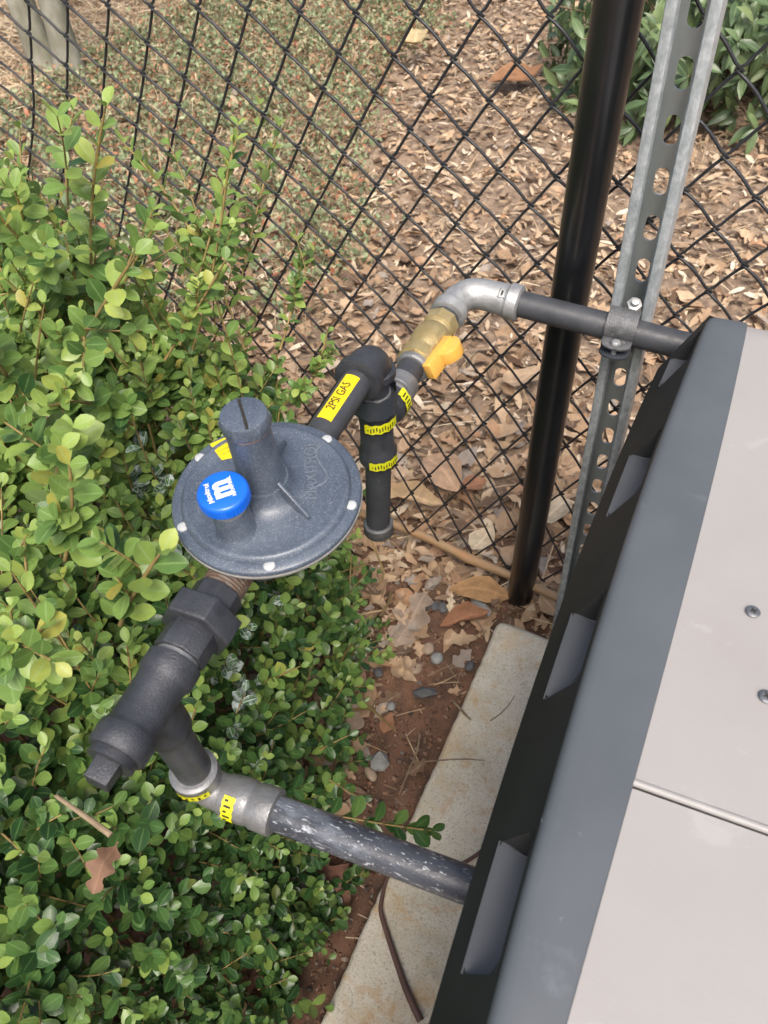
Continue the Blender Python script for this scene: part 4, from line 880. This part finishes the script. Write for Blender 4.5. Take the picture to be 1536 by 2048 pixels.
# ================================================================== CONCRETE PAD
def pad():
    p1 = at_z(998, 1238, .08); p2 = at_z(640, 2048, .08); sl = (p2.x - p1.x) / (p2.y - p1.y)
    y0, y1 = -0.7, p1.y; xl = lambda y: p1.x + (y - p1.y) * sl
    nx, ny = 60, 120; V = []
    for j in range(ny + 1):
        t = j / ny; y = y0 + (y1 - y0) * t
        for i in range(nx + 1):
            u = (i / nx) ** 2; xa = xl(y) + .0005 * math.sin(y * 61) + .0006 * math.sin(y * 233 + 1) + .0004 * math.sin(y * 517); x = xa + (.95 - xa) * u
            d = min(x - xa, (y1 - y)); r = .009; c = max(0, r - d); z = .08 - (r - math.sqrt(max(0, r * r - c * c)))
            cx_ = xa + .012; cy_ = y1 - .012; yy = y
            if x < cx_ and y > cy_:                              # round the far corner
                dd = math.hypot(x - cx_, y - cy_); z = .08 if dd < .003 else .08 - (r - math.sqrt(max(0, r * r - min(r, dd - .003) ** 2)))
                if dd > .012: x = cx_ + (x - cx_) * .012 / dd; yy = cy_ + (y - cy_) * .012 / dd
            V.append((x, yy + .002 * math.sin(x * 40) * t, z + .0006 * math.sin(x * 50 + y * 31)))
    k = nx + 1; F = [(j * k + i, j * k + i + 1, (j + 1) * k + i + 1, (j + 1) * k + i) for j in range(ny) for i in range(nx)]
    b = len(V)
    for j in range(ny + 1): v = V[j * k]; V.append((v[0] - .002, v[1], -.05))
    F += [(j * k, (j + 1) * k, b + j + 1, b + j) for j in range(ny)]
    b = len(V)
    for i in range(nx + 1): v = V[ny * k + i]; V.append((v[0], v[1] + .002, -.05))
    F += [(ny * k + i, ny * k + i + 1, b + i + 1, b + i) for i in range(nx)]
    o = MB().add(V, F).build('concrete_pad', M['concrete'], angle=60); tag(o, 'weathered pale concrete slab under the cabinet with rusty specks', 'concrete pad')
pad()

# ================================================================== CANE, CABLE, TWIGS
def ground_line(pp, z): return [at_z(x, y, z) for x, y in pp]
pts = ground_line([(700, 1008), (782, 1046), (860, 1080), (935, 1117), (1030, 1155), (1125, 1197), (1200, 1235)], .060)
for i, dz in enumerate((-.02, .0, .004, .002, 0, -.004, -.006)): pts[i].z += dz
rr = [.0085, .0088, .0084, .0092, .0082, .0080, .0078]
P2 = []; R2 = []
for i in range(len(pts) - 1):
    for t in (0, .25, .5, .75): P2.append(pts[i].lerp(pts[i + 1], t)); R2.append((rr[i] * (1 - t) + rr[i + 1] * t) * (1.12 if (i == 3 and t == 0) else 1))
o = MB().tube(P2, R2, 14).build('cane', M['stick'], angle=70); tag(o, 'long brown cane lying on the leaves in front of the post', 'stick')
pts = [at_z(x, y, .0855) for x, y in [(1010, 1655), (965, 1700), (925, 1727), (880, 1741), (840, 1738), (800, 1735), (775, 1755), (764, 1795), (762, 1825), (775, 1870), (795, 1930), (815, 1985), (850, 2060), (880, 2120)]]
P2 = []
for i in range(1, len(pts) - 2):
    for t in (0, .25, .5, .75):
        a, b_, c, d = pts[i - 1:i + 3]; P2.append(.5 * ((2 * b_) + (c - a) * t + (2 * a - 5 * b_ + 4 * c - d) * t * t + (3 * b_ - a - 3 * c + d) * t ** 3))
o = MB().tube(P2, [.0026 + .0022 * min(1, max(0, (i - 22) / 20)) for i in range(len(P2))], 10).build('cable', M['cable'], angle=80); tag(o, 'thin brown cable looping over the concrete under the lower pipe', 'cable')
def needle(pp, z, r, label, m='dry', name='twig', cat='twig'):
    p = [at_z(x, y, z) for x, y in pp]; o = MB().tube(p, [r] * (len(p) - 1) + [r * .5], 6).build(name, M[m], angle=80); tag(o, label, cat)
needle([(852, 1523), (900, 1519), (935, 1518), (970, 1521)], .083, .0010, 'thin reddish straight twig lying across the pad edge')
needle([(980, 1442), (1000, 1428), (1018, 1410), (1030, 1390)], .082, .0008, 'fine curved tan twig on top of the pad near the trim')
needle([(905, 1402), (918, 1415), (930, 1428), (942, 1440)], .084, .0022, 'short bent tan twig hanging over the pad edge')
needle([(668, 1455), (720, 1482), (775, 1506)], .02, .0010, 'long pale straw pointing at the large grey stone', 'straw')
needle([(690, 1580), (720, 1598), (744, 1614)], .02, .0018, 'pale straw lying beside the shrub below the stones', 'straw')
needle([(690, 1238), (740, 1225), (785, 1217)], .03, .0022, 'pale straw stem beside the shrub above the oak leaf', 'straw')
needle([(840, 1470), (835, 1500), (810, 1560), (798, 1590)], .016, .0018, 'thin dark root lying on the bare clay beside the pad')
needle([(932, 1218), (945, 1232), (960, 1250), (968, 1270)], .022, .0016, 'curved tan stem beside the pad corner')
needle([(868, 1370), (890, 1362), (912, 1350)], .022, .0013, 'small straw resting on the slate shard', 'straw')

# ================================================================== TREE TRUNK behind the fence
def trunk():
    b = at_z(118, 150, 0); root = empty('tree', b); tag(root, 'smooth grey tree trunk with two stems rising from the straw', 'tree')
    mb = MB(); n = 22
    def stem(off, lean, r0, h):
        P = []; R = []
        for i in range(n + 1):
            t = i / n; z = -.1 + h * t; P.append((off[0] + lean[0] * t + .02 * math.sin(t * 7 + off[0] * 30), off[1] + lean[1] * t, z)); R.append(r0 * (1 + .30 * max(0, 1 - z / .2) ** 2 * (z > -.2)) * (1 - .35 * t) * (1 + .05 * math.sin(t * 23)))
        mb.tube(P, R, 28)
    stem((-.035, 0, 0), (-.42, .1), .058, 3.0); stem((.030, .02, 0), (.10, .1), .054, 3.0)
    mb.build('trunk', M['bark'], root, recalc=False, angle=80)
    # crown far above the frame
    n2 = 2600; c = rng.normal(0, 1, (n2, 3)) * np.array([.7, .7, .45]) + np.array([-.1, .2, 3.4]); D, Nn = flat_frames(n2, .7); s = rng.uniform(.05, .09, n2)
    v = scatter(leaf_template(ovalw, .2, .2), c, D, Nn, s, s); np_mesh('crown', v[0], v[1], [M['laurel']], root, v[2])
trunk()
# ================================================================== LAUREL SHRUB upper right
LAU_T = [leaf_template([(0, .01), (.12, .09), (.35, .17), (.6, .165), (.82, .09), (1, .005)], .35, c) for c in (.1, .3, .5)]
def laurel(name, label, base, N, spread, hgt, seedv, sizes=(.055, .10), low=0.05):
    r = np.random.default_rng(seedv); root = empty(name, base); tag(root, label, 'shrub'); tw = MB(); P = []; D = []; Nn = []; Sz = []
    for i in range(N):
        a = r.uniform(0, 2 * np.pi); rad = spread * math.sqrt(r.random()); z = r.uniform(low, hgt) * (1.0 - .35 * (rad / spread) ** 2)
        tip = np.array([math.cos(a) * rad, math.sin(a) * rad, z]); st = tip * np.array([.25, .25, .35]); mid = (tip + st) / 2 + np.array([0, 0, .05])
        if i % 3 == 0: tw.tube([(0, 0, 0), tuple(st), tuple(mid), tuple(tip)], [.007, .005, .0035, .0022], 6, caps=False)
        ax = nrm(tip - mid + np.array([0, 0, .03])); k = r.integers(6, 11)
        for j in range(k):
            b = 2.4 * j + a; side = nrm(np.cross(ax, [math.cos(b), math.sin(b), .3])); d = side * 1.0 + ax * r.uniform(.1, .9) + np.array([0, 0, -.25])
            P.append(tip - ax * .012 * j); D.append(d); Nn.append(ax * .8 + np.array([0, 0, .7]) + r.normal(0, .25, 3)); Sz.append(r.uniform(*sizes))
    P, D, Nn, Sz = map(np.array, (P, D, Nn, Sz)); Nn = nrm(Nn); which = r.integers(0, 3, len(P)); parts = []
    for k, t in enumerate(LAU_T): s = which == k; parts.append(scatter(t, P[s], D[s], Nn[s], Sz[s] * 1.0, Sz[s]))
    V, F, U, Mi = merge(parts); np_mesh('foliage', V, F, [M['laurel']], root, U); tw.build('branches', M['dry'], root, recalc=False)
bz = at_z(1440, 215, 0); laurel('laurel_shrub', 'dark green broad leaved shrub behind the fence at the upper right', (bz.x - .12, bz.y + .14, 0), 420, .62, .64, 5)

# ================================================================== BOXWOOD SHRUB
def smooth(t): t = np.clip(t, 0, 1); return t * t * (3 - 2 * t)
def bush_e(y): return -.246 - .46 * np.maximum(0, y - .22) + .04 * np.minimum(0, y) + .012 * np.sin(y * 14) + .010 * np.sin(y * 37)
def bush_h(x, y):
    """top surface of the clipped shrub"""
    e = bush_e(y)                 # right flank
    h = .10 + .42 * smooth((e - x) / .11) + .10 * smooth((e - .10 - x) / .25) + .05 * smooth((-.5 - x) / .25) * smooth((y - .1) / .3)
    h = h + .035 * np.sin(x * 17 + 1.0) * np.cos(y * 15) + .02 * np.sin(x * 41) * np.sin(y * 38)
    h = h * smooth((.83 - y) / .16 + .0) * (x < e + .012)
    # hollow under the regulator and pipes, deeper beside the lower pipe
    h = h - .08 * np.exp(-(((x + .27) / .07) ** 2)) * smooth((.60 - y) / .1)
    return h
def frond(p, d, L, r, big, P, D, Nn, Sz, Kd, tw, thick, pairs=None, kind=0.5, tipnew=0.5):
    d = nrm(d); pairs = pairs or r.integers(4, 8); a0 = r.uniform(0, np.pi); bend = r.normal(0, .12, 3) * L; pts = []
    ref = np.array([.3, .5, .8]) if abs(d[2]) < .95 else np.array([1., 0, 0]); e1 = nrm(np.cross(d, ref)); e2 = np.cross(d, e1)
    for j in range(pairs + 1):
        t = j / pairs; q = p + d * L * t + bend * t * t; pts.append(tuple(q))
        if j == 0: continue
        a = a0 + (np.pi / 2) * (j % 2) + r.normal(0, .15)
        opn = .88 - .42 * t
        for sg in (-1, 1):
            side = (e1 * math.cos(a) + e2 * math.sin(a)) * sg; dl = side * opn + d * (1.05 - opn) + r.normal(0, .07, 3)
            P.append(q); D.append(dl); Nn.append(d * .6 - side * .40 + r.normal(0, .14, 3) + np.array([.08, -.45, .65])); 
            Sz.append(big * r.uniform(.85, 1.12) * (1.0 if t < .85 else .68)); Kd.append(kind + (tipnew if t > .72 else 0.0) + r.normal(0, .14))
    if tw is not None: tw.tube(pts, [thick] + [thick * .8] * (len(pts) - 2) + [thick * .45], 5, caps=False)
def boxwood():
    r = np.random.default_rng(23); root = empty('boxwood_shrub', (-.6, .3, 0)); tag(root, 'dense green small leaved boxwood shrub growing around the gas pipes', 'shrub')
    P, D, Nn, Sz, Kd = [], [], [], [], []; tw = MB()
    n = 3300; k = 0
    while k < n:
        x = -.20 - 1.15 * r.random() ** 1.25; y = r.uniform(-.42, .84)
        if x < -1.2: continue
        h = float(bush_h(x, y))
        if h < .05: continue
        k += 1
        dep = abs(r.normal(0, .05)) if r.random() < .75 else r.uniform(.04, .22); z = max(.03, h - dep - .04)
        ex = .01; gx = (float(bush_h(x + ex, y)) - h) / ex; gy = (float(bush_h(x, y + ex)) - h) / ex
        nn = nrm(np.array([-np.clip(gx, -2.5, 2.5), -np.clip(gy, -2.5, 2.5), 1.0])); d = nn * .7 + np.array([0, 0, .55]) + r.normal(0, .33, 3)
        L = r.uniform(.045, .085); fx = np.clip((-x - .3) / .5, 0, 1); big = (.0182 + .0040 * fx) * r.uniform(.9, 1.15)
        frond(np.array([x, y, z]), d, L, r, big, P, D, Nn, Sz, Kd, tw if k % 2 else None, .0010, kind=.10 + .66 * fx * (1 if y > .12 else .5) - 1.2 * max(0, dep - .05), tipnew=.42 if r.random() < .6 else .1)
    # side flank facing the soil
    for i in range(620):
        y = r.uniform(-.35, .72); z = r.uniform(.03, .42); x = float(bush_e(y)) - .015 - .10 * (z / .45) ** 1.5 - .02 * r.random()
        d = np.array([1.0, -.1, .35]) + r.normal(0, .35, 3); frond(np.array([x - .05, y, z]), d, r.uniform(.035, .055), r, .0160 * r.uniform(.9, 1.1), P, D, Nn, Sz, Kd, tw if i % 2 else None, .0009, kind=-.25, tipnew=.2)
    # long light shoots at the back left, standing proud of the clipped mass
    shoots = [((205, 690), (85, 205), .62, .93, .026), ((300, 760), (50, 300), .6, .80, .024), ((490, 700), (310, 180), .60, .84, .023), ((360, 690), (470, 300), .60, .80, .019), ((210, 660), (285, 440), .64, .80, .022),
              ((470, 620), (540, 265), .60, .77, .018), ((160, 620), (30, 470), .66, .84, .026), ((385, 700), (480, 400), .62, .78, .019), ((560, 700), (630, 480), .56, .66, .017), ((330, 720), (440, 545), .64, .74, .018),
              ((60, 850), (-20, 620), .68, .86, .026), ((265, 850), (120, 700), .68, .82, .024), ((100, 1000), (150, 820), .68, .84, .025), ((130, 1120), (180, 930), .70, .82, .024), ((60, 560), (60, 330), .66, .86, .025), ((240, 1250), (300, 1090), .68, .78, .022),
              ((120, 760), (200, 590), .68, .84, .023), ((0, 760), (-60, 560), .7, .9, .026), ((610, 790), (665, 690), .50, .56, .015), ((560, 820), (610, 760), .52, .58, .015), ((10, 1360), (60, 1260), .70, .78, .022), ((430, 560), (395, 430), .62, .74, .018)]
    bpx = [(s[0], s[1], s[2], s[3], s[4]) for s in shoots]
    for (a, b_, z0, z1, sz) in bpx:
        sz *= 1.10
        p = np.array(at_z(a[0], a[1], z0)); q = np.array(at_z(b_[0], b_[1], z1)); L = np.linalg.norm(q - p); pairs = max(5, int(L / (sz * .72)))
        frond(p, q - p, L, r, sz, P, D, Nn, Sz, Kd, tw, .0020, pairs=pairs, kind=.70, tipnew=.25)
        for s in range(3):
            t = r.uniform(.2, .75); b0 = p + (q - p) * t; dd = nrm(q - p) + r.normal(0, .55, 3); frond(b0, dd, L * r.uniform(.22, .4), r, sz * .85, P, D, Nn, Sz, Kd, tw, .0012, kind=.55, tipnew=.4)
    for i in range(230):
        x = r.uniform(-1.15, -.36); y = r.uniform(.12, .74); h = float(bush_h(x, y))
        if h < .3: continue
        frond(np.array([x, y, h - .05]), np.array([-.12, .05, 1.0]) + r.normal(0, .28, 3), r.uniform(.10, .20), r, r.uniform(.0165, .022), P, D, Nn, Sz, Kd, tw, .0014, pairs=int(r.integers(6, 10)), kind=.74, tipnew=.3)
    # the low sprig reaching over the pad and the one beside the riser
    fr = lambda a, b_, z0, z1, sz, kd, pr: frond(np.array(at_z(*a, z0)), np.array(at_z(*b_, z1)) - np.array(at_z(*a, z0)), (at_z(*b_, z1) - at_z(*a, z0)).length, r, sz, P, D, Nn, Sz, Kd, tw, .0013, pairs=pr, kind=kd, tipnew=.0)
    q0 = np.array(at_z(640, 1625, .36)); q1 = np.array(at_z(912, 1678, .40)); r5 = np.random.default_rng(5)
    frond(q0, q1 - q0, float(np.linalg.norm(q1 - q0)), r5, .0225, P, D, Nn, Sz, Kd, tw, .0014, pairs=11, kind=-.25, tipnew=0.0)
    fr((690, 1000), (765, 975), .50, .52, .013, .35, 4); fr((640, 1500), (690, 1470), .33, .36, .016, .1, 4); fr((660, 1560), (700, 1590), .33, .35, .016, .2, 4); fr((700, 1180), (735, 1150), .30, .34, .015, .0, 4)
    # fuzz of fresh sprigs over the left half
    for i in range(420):
        x = r.uniform(-.95, -.30); y = r.uniform(-.2, .70); h = float(bush_h(x, y))
        if abs(x + .265) < .05: continue
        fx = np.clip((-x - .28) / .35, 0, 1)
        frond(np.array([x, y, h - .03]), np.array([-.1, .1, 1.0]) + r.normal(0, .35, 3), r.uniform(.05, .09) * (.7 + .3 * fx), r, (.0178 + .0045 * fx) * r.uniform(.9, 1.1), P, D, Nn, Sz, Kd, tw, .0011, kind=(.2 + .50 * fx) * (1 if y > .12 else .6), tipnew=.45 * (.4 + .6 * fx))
    P, D, Nn, Sz, Kd = map(np.array, (P, D, Nn, Sz, Kd))
    # keep leaves out of the metalwork
    def cyl(a, b_, rad):
        a = np.array(a); b_ = np.array(b_); ab = b_ - a; t = np.clip(((C - a) @ ab) / (ab @ ab), 0, 1); return np.linalg.norm(C - (a + t[:, None] * ab), axis=1) < rad
    C = P + nrm(D) * Sz[:, None] * .55
    bad = np.zeros(len(P), bool)
    for a, b_, rad in (((-.262, .507, .50), (-.262, .507, .78), .028), ((-.262, .507, .76), (-.2535, .33, .757), .026), ((-.2545, .33, .757), (-.247, .19, .757), .036), ((-.25, .19, .757), (-.246, .08, .757), .032),
                       ((-.25, .135, .757), (-.2515, .14, .60), .030), ((-.2515, .139, .60), (0.1, .145, .60), .026)): bad |= cyl(a, b_, rad)
    q = C - np.array(RC); bad |= (np.hypot(q[:, 0], q[:, 1]) < .078) & (q[:, 2] > -.030) & (q[:, 2] < .02)
    bad |= (np.hypot(q[:, 0], q[:, 1]) < .026) & (q[:, 2] > 0); bad |= (np.hypot(q[:, 0], q[:, 1]) < .080) & (q[:, 2] > .0)
    # nothing may hang between the lens and the fittings
    cam_ = np.array([0, 0, CAMH])
    def occl(pt, rad):
        pt = np.array(pt); ab = cam_ - pt; t = np.clip(((C - pt) @ ab) / (ab @ ab), 0, 1); return (np.linalg.norm(C - (pt + t[:, None] * ab), axis=1) < rad * (1 - t)) & (t > .01)
    for t in np.linspace(0, 1, 22):
        bad |= occl((-.262 + t * .015, .507 - t * .427, .757), .030)
    for t in np.linspace(0, 1, 6): bad |= occl((-.252, .139, .757 - .157 * t), .024)
    for t in np.linspace(0, 1, 14): bad |= occl((-.2515 + .24 * t, .139, .60), .022)
    for t in np.linspace(0, 1, 8): bad |= occl((-.262, .507, .53 + t * .2), .020)
    bad |= C[:, 2] < .012
    ok = ~bad
    # leaves spattered by paint below the regulator
    sp = np.zeros(len(P), bool)
    for (px, py, z, rad) in ((478, 1360, .55, .035), (500, 1270, .56, .022), (300, 960, .66, .028), (290, 885, .66, .018), (375, 1100, .68, .018), (470, 1465, .52, .014), (550, 1190, .55, .012)):
        d0 = nrm(ray(px, py)); v_ = C - cam_; tt = v_ @ d0; dist = np.linalg.norm(v_ - tt[:, None] * d0, axis=1); sp |= (dist < rad * .8) & (r.random(len(P)) < .62) & (C[:, 2] > bush_h(C[:, 0], C[:, 1]) - .03)
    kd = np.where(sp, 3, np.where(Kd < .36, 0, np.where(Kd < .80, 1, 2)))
    mats = ['leafdark', 'leafmid', 'leafnew', 'leafspray']
    def emit(sel, name, ms, lab=None):
        parts = []; which = r.integers(0, 3, len(P))
        for t_, T in enumerate(BOX_T):
            s = sel & (which == t_)
            if s.any(): parts.append(scatter(T, P[s], D[s], nrm(Nn[s]), Sz[s] * r.uniform(.92, 1.18, s.sum()), Sz[s] * 1.05, kd[s]))
        V, F, U, Mi = merge(parts); o = np_mesh(name, V, F, [M[q] for q in ms], root, U, Mi); o.matrix_parent_inverse = root.matrix_basis.inverted()
        if lab: o['label'] = lab
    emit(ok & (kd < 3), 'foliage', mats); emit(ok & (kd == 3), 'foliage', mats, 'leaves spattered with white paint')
    # woody branches inside
    for i in range(150):
        y = r.uniform(-.35, .72); x = r.uniform(-1.1, -.33); h = float(bush_h(x, y)) - .05
        b0 = np.array([x + r.uniform(-.05, .05), y + r.uniform(-.08, .08), 0.0]); tip = np.array([x + r.uniform(-.12, .12), y + r.uniform(-.1, .1), max(.1, h)]); m_ = (b0 + tip) / 2 + r.normal(0, .02, 3)
        tw.tube([tuple(b0), tuple(m_), tuple(tip)], [.0035, .0025, .0014], 6, caps=False)
    o = tw.build('branches', M['twig'], root, recalc=False, angle=80); o.matrix_parent_inverse = root.matrix_basis.inverted()
    db = MB().tube([at_z(112, 1592, .58), at_z(170, 1632, .585), at_z(222, 1670, .58)], [.0016, .0022, .0026], 8).build('dead_branch', M['dry'], root); db.matrix_parent_inverse = root.matrix_basis.inverted(); db['label'] = 'bare pale dead twig'
boxwood()
dead_leaf(212, 1735, 70, R_(65), oak(41), 41, 'brown ribbed leaf caught in the lower left of the boxwood', (0.21, 0.12, 0.075), 1.0, 0.60)
